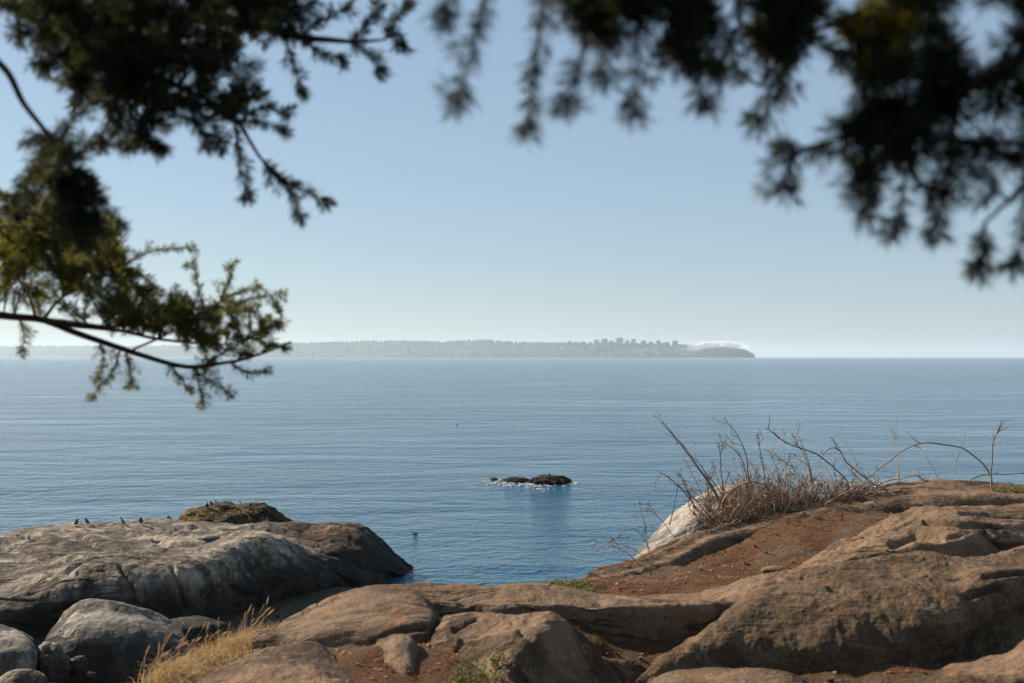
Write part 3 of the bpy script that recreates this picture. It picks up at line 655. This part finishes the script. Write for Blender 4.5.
def shrub(name, base, stems, mat, label, side=5, r=(.008, .0035), headf=True, cat='shrub', extra=0, spread=.4, eh=.5):
    root = empty(name, base); tag(root, label, cat)
    st, hd = MB(), MB(); b = np.array(base)
    for s in stems:
        pts = [P(*q)-b for q in s]; c = stem(st, pts, r[0], r[1], side, heads=hd if headf else None)
        if headf:
            puff(hd, c[-1], .03, 8)
    for _ in range(extra):
        o = np.array((rng.normal()*spread, rng.normal()*spread*.4, -.02)); t = o+np.array((rng.normal()*.25, rng.normal()*.12, rng.uniform(.35, 1)*eh))
        stem(st, [o, (o+t)/2+rng.normal(size=3)*.05, t], max(.0055, r[0]*.8), .0028, 3, heads=hd if headf else None, sl=.14, n=12)
    st.build('stem', mat, root)
    if hd.n: hd.build('dead_foliage', M['dead_leaf'], root, False)
    return root
D1 = 12.4
shrub('dry_shrub', P(728, 522, D1), [
    [(728, 522, D1), (712, 489, D1), (688, 455, 12.2), (665, 424, 12.1)],
    [(730, 522, D1), (714, 489, 12.5), (692, 458, 12.4), (672, 432, 12.3)],
    [(734, 520, D1), (722, 495, 12.5), (704, 470, 12.6), (688, 452, 12.7)],
    [(715, 528, 12.1), (697, 508, 12), (678, 486, 11.9), (659, 471, 11.8)],
    [(716, 526, 12.1), (702, 508, 12.1), (686, 492, 12.2), (668, 476, 12.2)]],
    M['twig_dark'], 'dark bare shrub leaning left over the white rock', 4, extra=24, spread=.3, eh=.6)
shrub('dry_shrub', P(750, 518, D1), [
    [(750, 518, D1), (748, 476, D1), (745, 453, D1), (735, 432, 12.5), (724, 418, 12.5)],
    [(750, 518, D1), (745, 470, 12.5), (736, 452, 12.5), (722, 441, 12.6)],
    [(766, 515, D1), (764, 474, 12.6), (760, 452, 12.6), (758, 436, 12.6)],
    [(728, 520, 12.3), (722, 480, 12.2), (720, 455, 12.2), (717, 443, 12.2)]],
    M['twig_dark'], 'tallest upright dry shrub topped with brown seed heads', 5, extra=34, spread=.36, eh=.66)
shrub('dry_shrub', P(800, 510, 12.6), [
    [(812, 505, 12.6), (811, 480, 12.6), (806, 459, 12.6), (798, 445, 12.6), (792, 435, 12.6)],
    [(814, 505, 12.6), (812, 478, 12.6), (808, 459, 12.6), (800, 440, 12.6)]],
    M['twig_grey'], 'pale thick dry stalk standing upright with brown clumps', 3, (.011, .005), extra=36, spread=.42, eh=.6)
shrub('dry_shrub', P(778, 514, 12.3), [
    [(778, 514, 12.3), (777, 490, 12.3), (777, 472, 12.3), (771, 455, 12.3)],
    [(785, 512, 12.3), (788, 488, 12.3), (786, 468, 12.3), (790, 455, 12.3)],
    [(792, 512, 12.3), (800, 490, 12.3), (793, 470, 12.3), (783, 460, 12.3)]],
    M['twig_grey'], 'pale grey feathery dry shrub in the middle of the thicket', 9, (.007, .002), extra=38, spread=.3, eh=.6)
shrub('dry_shrub', P(862, 500, 12.9), [
    [(846, 510, 12.6), (835, 485, 12.6), (826, 468, 12.6), (822, 452, 12.7)],
    [(872, 500, 12.8), (860, 484, 12.8), (850, 470, 12.8), (840, 458, 12.8)],
    [(876, 498, 12.8), (868, 480, 12.8), (858, 466, 12.8), (845, 440, 12.9)],
    [(900, 490, 12.9), (898, 470, 12.9), (896, 440, 13), (888, 424, 13)],
    [(902, 490, 12.9), (897, 462, 12.9), (893, 430, 13), (894, 420, 13)],
    [(942, 484, 12.9), (934, 470, 12.9), (926, 458, 12.9), (920, 450, 13)],
    [(951, 484, 12.9), (955, 465, 12.9), (960, 450, 12.9), (962, 436, 13)]],
    M['twig_grey'], 'thin bare twigs rising along the top of the far outcrop', 3, (.005, .002), False, extra=16, spread=.7, eh=.4)
shrub('dry_shrub', P(640, 572, 10.6), [
    [(656, 562, 10.8), (648, 545, 10.8), (632, 528, 10.7), (612, 541, 10.6)],
    [(652, 566, 10.7), (638, 552, 10.7), (620, 544, 10.6), (596, 543, 10.5)],
    [(645, 568, 10.6), (634, 560, 10.6), (625, 551, 10.5), (612, 546, 10.4)],
    [(652, 566, 10.9), (647, 540, 10.9), (643, 518, 10.9), (640, 503, 10.9)],
    [(682, 548, 11.6), (668, 528, 11.5), (656, 515, 11.4), (646, 507, 11.4)]],
    M['twig_dark'], 'small sprawling twigs with brown leaves left of the white rock', 3, (.004, .002))
def cane(pts, r, mat, label, name='bramble_cane'):
    b = P(*pts[0]); mb = MB(); stem(mb, [P(*q)-b for q in pts], r, r*.55, 5, .03, 60, sl=.2)
    o = mb.build(name, mat); o.location = b; tag(o, label, 'cane', 'dry canes at the cliff edge')
cane([(997, 495, 12.6), (987, 470, 12.6), (975, 458, 12.6), (960, 448, 12.6), (940, 442, 12.6), (924, 442, 12.6), (908, 448, 12.6), (890, 460, 12.6), (874, 474, 12.6), (862, 490, 12.6)], .0095, M['cane'], 'wide arching bramble cane against the sea at right')
cane([(993, 497, 12.4), (991, 466, 12.4), (994, 440, 12.4), (999, 431, 12.4), (1008, 424, 12.4)], .009, M['cane'], 'upright cane with a hooked tip at far right')
cane([(970, 492, 12.5), (972, 481, 12.5), (989, 475, 12.5), (1005, 473, 12.5), (1040, 475, 12.5)], .009, M['twig_dark'], 'dark cane running level out of frame at right')
cane([(852, 496, 12.5), (846, 480, 12.5), (830, 465, 12.5), (804, 448.5, 12.5), (785, 440, 12.5), (767, 429.5, 12.5)], .0095, M['twig_dark'], 'dark straight cane slanting up to the left')
cane([(880, 490, 12.7), (866, 478, 12.7), (846, 462, 12.7), (838, 450, 12.7), (828, 449, 12.7), (818, 462, 12.7)], .010, M['cane'], 'short tightly curled cane right of the dark slanting cane')
cane([(870, 495, 12.7), (862, 482, 12.7), (852, 472, 12.7), (848, 460, 12.7)], .007, M['twig_grey'], 'short pale straight cane beside the curled cane')
cane([(868, 495, 12.6), (886, 482, 12.6), (900, 477, 12.6), (916, 475, 12.6), (926, 484, 12.6)], .011, M['twig_grey'], 'pale bent cane low on the crest of the far outcrop')
cane([(722, 508, 12.1), (726, 499, 12.1), (747, 482, 12.1), (764, 484, 12.1), (774, 495, 12.1)], .011, M['cane'], 'pale bent cane arching low over the white rock')

def thicket():
    b = P(780, 517, 12.1); root = empty('dead_brush', b); tag(root, 'tangled brown mass of dead brush behind the litter slope', 'brush')
    st, lf = MB(), MB()
    for _ in range(520):
        px = 722+158*rng.random()**1.2; D = np.interp(px, [700, 760, 880], [11.75, 12.15, 12.5])+abs(rng.normal())*.28
        y0 = np.interp(px, [712, 742, 795, 848, 880], [532, 521, 508, 497, 492])+3
        h = np.interp(px, [712, 735, 770, 800, 830, 880], [14, 30, 34, 28, 22, 8])*rng.uniform(.3, 1.15)
        o = P(px, y0, D)-b; t = P(px+rng.normal()*16, y0-h, D+rng.normal()*.1)-b
        c = curve([o, (o+t)/2+rng.normal(size=3)*.05, t], 8); st.tube(c, .0045, .0018, 4)
        if rng.random() < .8: puff(lf, c[rng.integers(3, 8)], rng.uniform(.02, .05), 8)
    st.build('stem', M['twig_grey'], root); lf.build('dead_foliage', M['dead_leaf'], root, False)
thicket()

# ------------------------------------------------------------------ birds
def ray(bvh, px, py):
    d = Vector(P(px, py, 1)-np.array((0, 0, EYE))).normalized(); h = bvh.ray_cast(Vector((0, 0, EYE)), d); return h[0]
def bird_proto(mat, swim=False):
    root = empty('water_bird' if swim else 'shore_bird')
    rings = [(-.16, .135, .004, .004), (-.11, .13, .022, .016), (-.06, .125, .05, .042), (0, .125, .064, .056), (.05, .14, .056, .052), (.08, .165, .036, .036),
             (.095, .195, .028, .03), (.11, .22, .032, .032), (.13, .222, .026, .026), (.145, .218, .010, .010)]
    if not swim:
        rings = [(-.14, .05, .006, .006), (-.11, .08, .026, .022), (-.06, .118, .07, .05), (-.005, .16, .088, .07), (.03, .205, .072, .06), (.05, .245, .044, .04),
                 (.062, .28, .032, .034), (.085, .302, .031, .031), (.105, .303, .02, .02), (.118, .30, .008, .008)]
    dz = -.1 if swim else 0
    a = np.linspace(0, 2*math.pi, 13); v = []
    for x, z, ry, rz in rings: v.append(np.stack([np.full(13, x), ry*np.cos(a), z+dz+rz*np.sin(a)], 1))
    mesh_obj('body', np.concatenate(v), quads(len(rings), 13), mat, root)
    bx, bz = (.14, .218) if swim else (.113, .302)
    b = MB(); b.tube([(bx, 0, bz+dz), (bx+.025, 0, bz-.003+dz), (bx+.045, 0, bz-.008+dz)], .008, .002, 6); b.build('beak', M['bird_leg'], root)
    if not swim:
        for s in (-1, 1):
            b = MB(); b.tube([(0, s*.022, .09), (-.006, s*.024, .045), (0, s*.025, .003)], .006, .005, 5); b.tube([(0, s*.025, .003), (.04, s*.028, .002)], .006, .003, 5); b.build('leg', M['bird_leg'], root)
    return root
def dup(root, loc, rz, s):
    r = root.copy(); COL.objects.link(r); r.location = loc; r.rotation_euler = (0, 0, rz); r.scale = (s, s, s)
    for ch in list(root.children):
        c = ch.copy(); COL.objects.link(c); c.parent = r
    return r
light_b, dark_b = bird_proto(M['bird']), bird_proto(M['bird_dark'])
used = {id(light_b): False, id(dark_b): False}
def place_bird(proto, loc, rz, s, label, group):
    if not used[id(proto)]:
        o = proto; used[id(proto)] = True; o.location = loc; o.rotation_euler = (0, 0, rz); o.scale = (s, s, s)
    else: o = dup(proto, loc, rz, s)
    tag(o, label, 'bird', group)
for px, py, lab in [(76.5, 526.5, 'leftmost dark bird on the crest of the slab'), (87, 525.5, 'upright dark bird second from left on the slab crest'),
                (122.5, 525, 'dark bird alone midway along the slab crest'), (141, 525, 'dark upright bird just left of the small weedy hump')]:
    h = ray(bv_slab, px, py) or Vector(P(px, py, 42))
    place_bird(dark_b, h, R(-90)+rng.uniform(-1.4, 1.4), .85, lab, 'birds on the slab crest')
IB = [(207, 508.5, 1, 'dark bird high on the left shoulder of the islet'), (211.5, 506.5, 1, 'dark bird just left of the islet summit'), (216.5, 506, 0, 'pale bird on the islet summit, left end'),
      (225, 506.8, 0, 'bird in the middle of the islet summit'), (241, 506.5, 0, 'pale bird at the right end of the islet summit'), (250.5, 508.5, 1, 'dark bird just right of the islet summit'),
      (230.5, 515.5, 0, 'pale bird on the islet face below the summit'), (240.5, 515, 0, 'leftmost bird of the three in the middle right of the islet'), (245, 512, 0, 'upper bird of the three in the middle right of the islet'),
      (256, 514.5, 0, 'pale bird high on the right shoulder of the islet'), (249.5, 521, 0, 'pale bird low on the islet face, right of middle'), (269, 516, 1, 'dark bird on the right slope of the islet'),
      (198, 516, 0, 'pale bird on the left slope of the islet'), (267, 523.5, 0, 'right one of two birds at the right foot of the islet'), (263, 524, 0, 'left one of two birds at the right foot of the islet'),
      (228, 519, 0, 'bird low on the islet face under the pale one'), (171, 522, 0, 'pale bird at the gap between the small hump and islet'), (168, 521.5, 0, 'bird at the right end of the small weedy hump')]
for px, py, dk, lab in IB:
    h = ray(bv_isl2 if px < 180 else bv_isl, px, py)
    for q in (1, 2, 3, 4, 5):
        if h: break
        h = ray(bv_isl2 if px < 180 else bv_isl, px, py+q)
    if not h: h = Vector(P(px, py, 52))
    place_bird(dark_b if dk else light_b, h, R(-90)+rng.uniform(-1.1, 1.1), .88, lab, 'birds on the weedy islet')
h = ray(bv_sr, 549.5, 479) or Vector(G(549.5, 72.5, .5))
place_bird(dark_b, h, 2, 1.2, 'dark bird perched on the rock awash in the sea', 'birds on sea rocks')
o = bird_proto(M['bird_dark'], True); o.location = Z(415, 534.5, 0.0); o.rotation_euler = (0, 0, R(170)); tag(o, 'dark duck swimming off the tip of the slab', 'bird')
o = bird_proto(M['bird_dark'], True); o.location = Z(457, 424.6, 0.0); o.scale = (1.2,)*3; tag(o, 'tiny dark bird floating far out on the open sea', 'bird')

# puddles in hollows of the slab
for px, py, w, lab in [(207, 537.2, .34, 1), (160, 540.2, .22, 1)]:
    h = ray(bv_slab, px, py)
    if h:
        a = np.arange(25)*2*math.pi/24; k = 1+.25*np.sin(2*a+px)+.12*np.sin(3*a)
        rr = lambda s, z: np.stack([w*s*k*np.cos(a), w*.75*s*k*np.sin(a), np.full(25, z)], 1)
        o = mesh_obj('puddle_water', np.concatenate([rr(1.05, -.12), rr(1, -.012), rr(.5, -.01), rr(.01, -.01)]), quads(4, 25), M['puddle']); o.location = h; tag(o, kind='structure')

# ------------------------------------------------------------------ firs
rng = np.random.default_rng(23)
class Fol:
    def __init__(s): s.base, s.dir, s.len, s.nl = [], [], [], []
    def shoot(s, p, d, L, nl): s.base.append(p); s.dir.append(d/np.linalg.norm(d)); s.len.append(L); s.nl.append(nl)
    def build(s, mats, parent, per_m=900, w=.00085, spread=1.0):
        V, mi = [], []
        for p, d, L, nl in zip(s.base, s.dir, s.len, s.nl):
            n = max(8, int(L*per_m)); t = rng.random(n); t = np.concatenate([t, np.linspace(.9, 1, 6)]); n += 6
            e = np.cross(d, rng.normal(size=3)); e /= np.linalg.norm(e); f = np.cross(d, e)
            bend = e*rng.normal()*.12
            c = p+np.outer(t*L, d)+np.outer(L*t**2, bend)
            a = rng.uniform(0, 6.28, n); rad = np.cos(a)[:, None]*e+np.sin(a)[:, None]*f
            op = rng.uniform(.5, 1.0, n)*spread*np.where(t > .93, .6, 1)
            nd = d*np.cos(op)[:, None]*1.0+rad*np.sin(op)[:, None]; nd += rng.normal(size=(n, 3))*.12
            nd /= np.linalg.norm(nd, axis=1)[:, None]
            ln = (nl*rng.uniform(.7, 1.1, n))[:, None]
            sd_ = np.cross(nd, rng.normal(size=(n, 3))); sd_ /= np.linalg.norm(sd_, axis=1)[:, None]
            V.append(np.stack([c-sd_*w*.4, c+nd*ln*.5-sd_*w, c+nd*ln, c+nd*ln*.5+sd_*w], 1).reshape(-1, 3)); mi.append(np.zeros(n))
        V = np.concatenate(V); n = len(V)//4
        return mesh_obj('foliage', V, np.arange(n*4).reshape(-1, 4), mats, parent, False)
def populate(fol, wood, c, spacing, sl, nl, start=.25, droop=.15, r=.0012):
    """side shoots along a twig c (n x 3) and one at its end"""
    seg = np.linalg.norm(np.diff(c, axis=0), axis=1); s = np.concatenate([[0], np.cumsum(seg)]); L = s[-1]
    q = L*start; side = 1
    while q < L*.97:
        p = np.array([np.interp(q, s, c[:, k]) for k in range(3)]); p2 = np.array([np.interp(min(L, q+.005), s, c[:, k]) for k in range(3)])
        t = p2-p; t /= np.linalg.norm(t)+1e-9
        up = np.array((0, -.25, 1))+rng.normal(size=3)*.45; e = np.cross(t, up); e /= np.linalg.norm(e)
        d = t*rng.uniform(.5, .95)+e*side*rng.uniform(.5, .9)+np.array((0, 0, -droop))+rng.normal(size=3)*.15
        ln = sl*rng.uniform(.5, 1.15)*(1-.45*q/L); d /= np.linalg.norm(d)
        fol.shoot(p, d, ln, nl); wood.tube([p, p+d*ln*.6, p+d*ln*.98], r, r*.4, 3)
        side = -side; q += spacing*rng.uniform(.6, 1.4)
    k0 = int(len(c)*min(start, .5)*.8)
    for k in range(k0, len(c)-1, 2):
        e = c[min(k+2, len(c)-1)]-c[k]; fol.shoot(c[k], e, np.linalg.norm(e), nl*(.8+.25*rng.random()))
    d = c[-1]-c[-3]; d /= np.linalg.norm(d)
    for _ in range(3):
        e = d+rng.normal(size=3)*.38; fol.shoot(c[-1]-d*.012, e, sl*rng.uniform(.4, .65), nl)
def inpoly(p, poly):
    c = False
    for a, b in zip(poly, poly[1:]+poly[:1]):
        if (a[1] > p[1]) != (b[1] > p[1]) and p[0] < a[0]+(p[1]-a[1])/(b[1]-a[1])*(b[0]-a[0]): c = not c
    return c
def branch(parent, limbs, twigs, fills, mat, spacing, sl, nl, per_m, droop=.15, label=None, w=.00085, brush=1, spread=1.0):
    """limbs: [(points, r0, r1)], twigs drawn one by one, fills: (polygon, number, D range)"""
    wood, fol = MB(), Fol(); LP = []
    for pts, r0, r1 in limbs:
        c = curve([P(*q) for q in pts], 40); c = c+.006*np.stack([perlin(c*9+3), perlin(c*9+23), perlin(c*9+43)], 1)
        wood.tube(c, r0, r1, 8); LP.append(c)
    LP = np.concatenate(LP)
    for pts in twigs:
        c = curve([P(*q) for q in pts], 16); wood.tube(c, .003, .001, 5); populate(fol, wood, c, spacing*brush, sl*(.75 if brush > 1 else 1), nl, .06, droop)
    for poly, n, (D0, D1) in fills:
        xs = [q[0] for q in poly]; ys = [q[1] for q in poly]; k = 0
        while k < n:
            q = (rng.uniform(min(xs), max(xs)), rng.uniform(min(ys), max(ys)))
            if not inpoly(q, poly): continue
            k += 1; T = P(*q, rng.uniform(D0, D1)); d = np.linalg.norm(LP-T, axis=1)+rng.uniform(0, .04, len(LP))
            Q = LP[np.argmin(d)]; l = np.linalg.norm(T-Q)
            if l < .03: continue
            mid = (Q+T)/2+np.array((0, 0, .12*l))+rng.normal(size=3)*.06*l
            c = curve([Q, mid, T], 12); wood.tube(c, .0028, .001, 4)
            populate(fol, wood, c, spacing, sl, nl, max(.1, 1-.22/l) if l > .25 else .12, droop)
    o = wood.build('branch', M['bark'], parent)
    if label: o['label'] = label
    return fol.build(mat, o, per_m, w, spread)
def trunk(root, x, y, r, z0=5.9, z1=15, name='trunk'):
    mb = MB(); z = np.linspace(z0, z1, 40); pts = np.stack([x+.12*np.sin(z*.5), y+.1*np.cos(z*.4), z], 1)
    mb.tube(pts, r*(1-.55*(z-z0)/(z1-z0))+.25*r*np.exp(-(z-z0)*3), 0, 18)
    mb.v[0] += .012*np.stack([perlin(mb.v[0]*np.array((14, 14, 2.5))), perlin(mb.v[0]*np.array((14, 14, 2.5))+9), 0*mb.v[0][:, 0]], 1)
    mb.build(name, M['bark'], root)

TL = empty('fir_tree', (0, 0, 0)); tag(TL, 'dark fir whose boughs hang in from the left over the sea', 'tree')
trunk(TL, -3.3, 2.5, .22)
TR = empty('fir_tree', (0, 0, 0)); tag(TR, 'blurred dark fir whose boughs hang from the upper right', 'tree')
trunk(TR, 2.9, .5, .2)

# bough at middle left, about 3.3 m away
D = 3.3
branch(TL, [
    ([(-560, 300, 2.6), (-200, 306, 3.1), (-60, 312, 3.25), (0, 316, D), (40, 320, D), (90, 338, D), (140, 355, D), (190, 366, D), (230, 363, D), (262, 352, D), (291, 341, D)], .015, .0026),
    ([(30, 319, D), (70, 324, 3.35), (110, 329, 3.4), (150, 337, 3.4), (190, 343, 3.4), (235, 344, 3.45)], .008, .0025),
    ([(45, 321, D), (75, 322, 3.2), (110, 326, 3.15), (150, 326, 3.1), (185, 320, 3.1), (220, 318, 3.1)], .007, .002),
    ([(36, 318, D), (30, 300, 3.25), (20, 282, 3.2), (8, 262, 3.2)], .005, .002),
    ([(44, 320, D), (60, 300, 3.3), (82, 288, 3.3), (118, 270, 3.3)], .005, .002),
    ([(-30, 314, 3.25), (-10, 280, 3.2), (20, 245, 3.15), (60, 215, 3.1)], .007, .002),
    ([(130, 352, D), (165, 335, D), (195, 318, D), (220, 300, D), (232, 272, D)], .004, .0015),
    ([(205, 365, D), (240, 345, D), (262, 330, D), (283, 317, D)], .003, .0012)],
   [[(118, 270, 3.3), (140, 256, 3.3), (165, 249, 3.3), (192, 248, 3.3)], [(220, 300, D), (228, 282, D), (232, 266, D)],
    [(205, 312, D), (198, 290, D), (196, 272, D), (194, 264, D)], [(222, 300, D), (240, 292, D), (257, 287, D)], [(235, 305, D), (255, 298, D), (281, 294, D)],
    [(240, 345, D), (258, 332, D), (276, 325, D)], [(262, 352, D), (272, 345, D), (283, 348, D)], [(190, 366, D), (205, 378, D), (228, 391, D)],
    [(168, 362, D), (180, 378, D), (188, 388, D)], [(195, 368, D), (200, 388, D), (202, 402, D)], [(120, 350, D), (112, 372, D), (92, 396, D)],
    [(126, 352, D), (130, 370, D), (131, 384, D)], [(230, 362, D), (246, 372, D), (266, 372, D)], [(100, 342, D), (104, 360, D), (98, 378, D)], [(20, 318, D), (24, 335, D), (22, 350, D)]],
   [([(0, 200), (30, 185), (85, 190), (120, 235), (125, 262), (150, 280), (185, 295), (190, 330), (120, 318), (60, 300), (0, 310)], 120, (2.9, 3.6)),
    ([(120, 280), (190, 300), (240, 305), (235, 340), (190, 345), (130, 330)], 52, (3.1, 3.5)), ([(190, 320), (240, 300), (285, 300), (285, 345), (230, 365), (190, 372)], 26, (3.2, 3.4)), ([(0, 200), (100, 200), (125, 262), (60, 300), (0, 290)], 40, (2.9, 3.5)), ([(-330, 120), (-10, 190), (-10, 310), (-330, 315)], 60, (2.5, 3.4))],
   M['needle'], .021, .045, .023, 700, .0, w=.0011, spread=1.2)

# upper left bough, about 2.2 m away
D = 2.2
branch(TL, [
    ([(-700, -160, 2.2), (-300, -60, 2.2), (0, -10, D), (130, 10, D), (260, 27, D), (310, 38, D), (350, 43, D), (385, 38, D)], .02, .0022),
    ([(-300, -60, 2.2), (-60, 20, 2.1), (0, 65, 2.1), (25, 105, 2.1), (60, 150, 2.15), (75, 175, 2.15)], .009, .003),
    ([(-100, -40, 2.2), (60, 30, 2.25), (140, 70, 2.3), (200, 95, 2.3), (235, 120, 2.3), (262, 160, 2.3), (290, 195, 2.3)], .009, .002),
    ([(0, -10, D), (80, 50, 2.1), (120, 90, 2.05), (140, 130, 2.05)], .006, .002)],
   [[(262, 160, 2.3), (285, 180, 2.3), (304, 190, 2.3), (326, 202, 2.3)], [(268, 165, 2.3), (290, 190, 2.3), (298, 216, 2.3)], [(235, 120, 2.3), (240, 165, 2.3), (246, 196, 2.3)],
    [(235, 120, 2.3), (258, 122, 2.3), (284, 130, 2.3)], [(240, 115, 2.3), (270, 108, 2.3), (288, 116, 2.3)],
    [(350, 43, D), (372, 55, D), (380, 70, D)], [(385, 38, D), (395, 20, D), (408, 4, D)], [(385, 38, D), (398, 34, D), (402, 44, D)], [(350, 43, D), (365, 25, D), (380, 8, D)],
    [(280, 32, D), (292, 55, D), (302, 92, D)], [(300, 36, D), (318, 50, D), (340, 60, D)], [(300, 36, D), (320, 22, D), (345, 10, D)], [(270, 28, D), (290, 12, D), (312, 4, D)],
    [(140, 130, 2.05), (148, 140, 2.05), (160, 148, 2.05)], [(120, 90, 2.05), (108, 120, 2.05), (100, 140, 2.05)], [(60, 150, 2.15), (90, 190, 2.15), (118, 225, 2.15)]],
   [([(0, -60), (270, -60), (285, 20), (280, 90), (230, 110), (245, 150), (215, 150), (180, 110), (165, 148), (110, 145), (60, 120), (40, 70), (0, 60)], 108, (1.9, 2.5)),
    ([(0, -100), (290, -100), (280, 20), (240, 70), (100, 80), (0, 30)], 64, (1.9, 2.6)),
    ([(30, 160), (75, 150), (100, 180), (122, 232), (95, 245), (45, 235), (0, 215), (0, 170)], 18, (2.0, 2.4))],
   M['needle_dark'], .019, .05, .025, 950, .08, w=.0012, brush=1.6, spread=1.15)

# upper right boughs, about 1.35 m away
D = 1.35
branch(TR, [
    ([(2200, -700, 1.0), (1500, -330, 1.2), (1150, -140, 1.3), (900, -70, D), (700, -45, D), (560, -40, D), (470, -50, D)], .016, .002),
    ([(1500, -330, 1.2), (1200, -60, 1.3), (1050, 40, D), (950, 100, 1.4), (870, 130, 1.4), (800, 150, 1.4)], .009, .002),
    ([(1200, -60, 1.3), (1120, 80, 1.3), (1040, 170, 1.35), (985, 225, 1.4)], .006, .002),
    ([(1050, -100, 1.3), (900, -10, 1.45), (800, 40, 1.5), (760, 85, 1.5)], .006, .002)],
   [[(495, -45, D), (480, 20, D), (470, 60, D), (456, 95, D)], [(545, -40, D), (540, 30, D), (534, 80, D), (528, 126, D)], [(590, -40, D), (585, 30, D), (575, 75, D), (566, 104, D)],
    [(640, -40, D), (638, 40, D), (634, 108, D)], [(690, -45, D), (690, 40, D), (702, 98, D)], [(725, -45, D), (740, 20, D), (716, 68, D)], [(610, -40, D), (610, 20, D), (604, 72, D)],
    [(800, 40, 1.5), (775, 80, 1.5), (752, 118, 1.5)], [(800, 40, 1.5), (790, 60, 1.5), (782, 90, 1.5)], [(800, 150, 1.4), (790, 165, 1.4), (784, 185, 1.4)], [(830, 142, 1.4), (815, 150, 1.4), (786, 148, 1.4)],
    [(870, 130, 1.4), (868, 180, 1.4), (866, 212, 1.4)], [(920, 110, 1.4), (905, 180, 1.4), (898, 226, 1.4)], [(960, 95, 1.4), (945, 180, 1.4), (935, 228, 1.4)],
    [(985, 225, 1.4), (982, 248, 1.4), (978, 264, 1.4)], [(1040, 170, 1.35), (1025, 230, 1.35), (1018, 262, 1.35)], [(800, 30, 1.5), (830, 48, 1.5), (842, 58, 1.5)], [(470, -50, D), (450, -20, D), (446, 12, D)]],
   [([(540, -70), (720, -70), (712, 30), (690, 60), (610, 40), (560, 20)], 46, (1.25, 1.5)),
    ([(720, -60), (850, -60), (830, 30), (800, 60), (740, 40)], 18, (1.3, 1.6)),
    ([(850, -80), (1060, -80), (1060, 200), (990, 225), (930, 190), (870, 190), (800, 175), (850, 120), (880, 80), (850, 40)], 47, (1.25, 1.65)),
    ([(860, 60), (1000, 60), (1000, 150), (870, 165)], 10, (1.3, 1.6)), ([(1080, -220), (1600, -380), (1500, 60), (1100, 160)], 40, (1.05, 1.35))],
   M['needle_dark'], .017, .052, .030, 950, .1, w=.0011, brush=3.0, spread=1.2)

# a few yellow green sprays low in the right bough, sunlight put into their colour
branch(TR, [([(1150, -140, 1.3), (1000, -60, 1.4), (930, -5, 1.45), (880, 22, 1.5), (850, 40, 1.5)], .005, .002)],
       [[(930, -5, 1.45), (905, 25, 1.45), (880, 55, 1.45)], [(880, 22, 1.5), (868, 40, 1.5), (862, 70, 1.5)], [(900, 10, 1.5), (880, 12, 1.5), (846, 22, 1.5)]],
       [([(840, -10), (930, -10), (910, 60), (850, 70)], 10, (1.4, 1.55))], M['needle_lit_tone'], .017, .05, .026, 900, .08, w=.0011, brush=2, spread=1.15)

# the crowns overhead, out of the picture, added to shade the boughs
def crown(root, cx, cy, z0, z1, rad, n):
    wood, fol = MB(), Fol()
    for _ in range(n):
        z = rng.uniform(z0, z1); a = rng.uniform(0, 6.28); l = rad*(1-.6*(z-z0)/(z1-z0))*rng.uniform(.6, 1.05)
        Q = np.array((cx, cy, z)); T = Q+np.array((math.cos(a)*l, math.sin(a)*l, .05-.2*l)); c = curve([Q, (Q+T)/2+np.array((0, 0, .15*l)), T], 16)
        wood.tube(c, .02, .003, 5)
        for k in range(4, 16):
            for s in (-1, 1):
                t = c[k]-c[k-1]; t /= np.linalg.norm(t); e = np.cross(t, (0, 0, 1)); d = t*.7+e*s*.8+rng.normal(size=3)*.25+np.array((0, 0, -.25)); d /= np.linalg.norm(d)
                fol.shoot(c[k], d, .45*rng.uniform(.5, 1.1), .05)
    o = wood.build('shade_crown_branch', M['bark'], root); fol.build(M['needle_dark'], o, 110, .006)
crown(TL, -3.3, 2.5, 10.2, 15, 2.6, 70)
crown(TR, 2.9, .5, 10.0, 14.5, 2.6, 50)
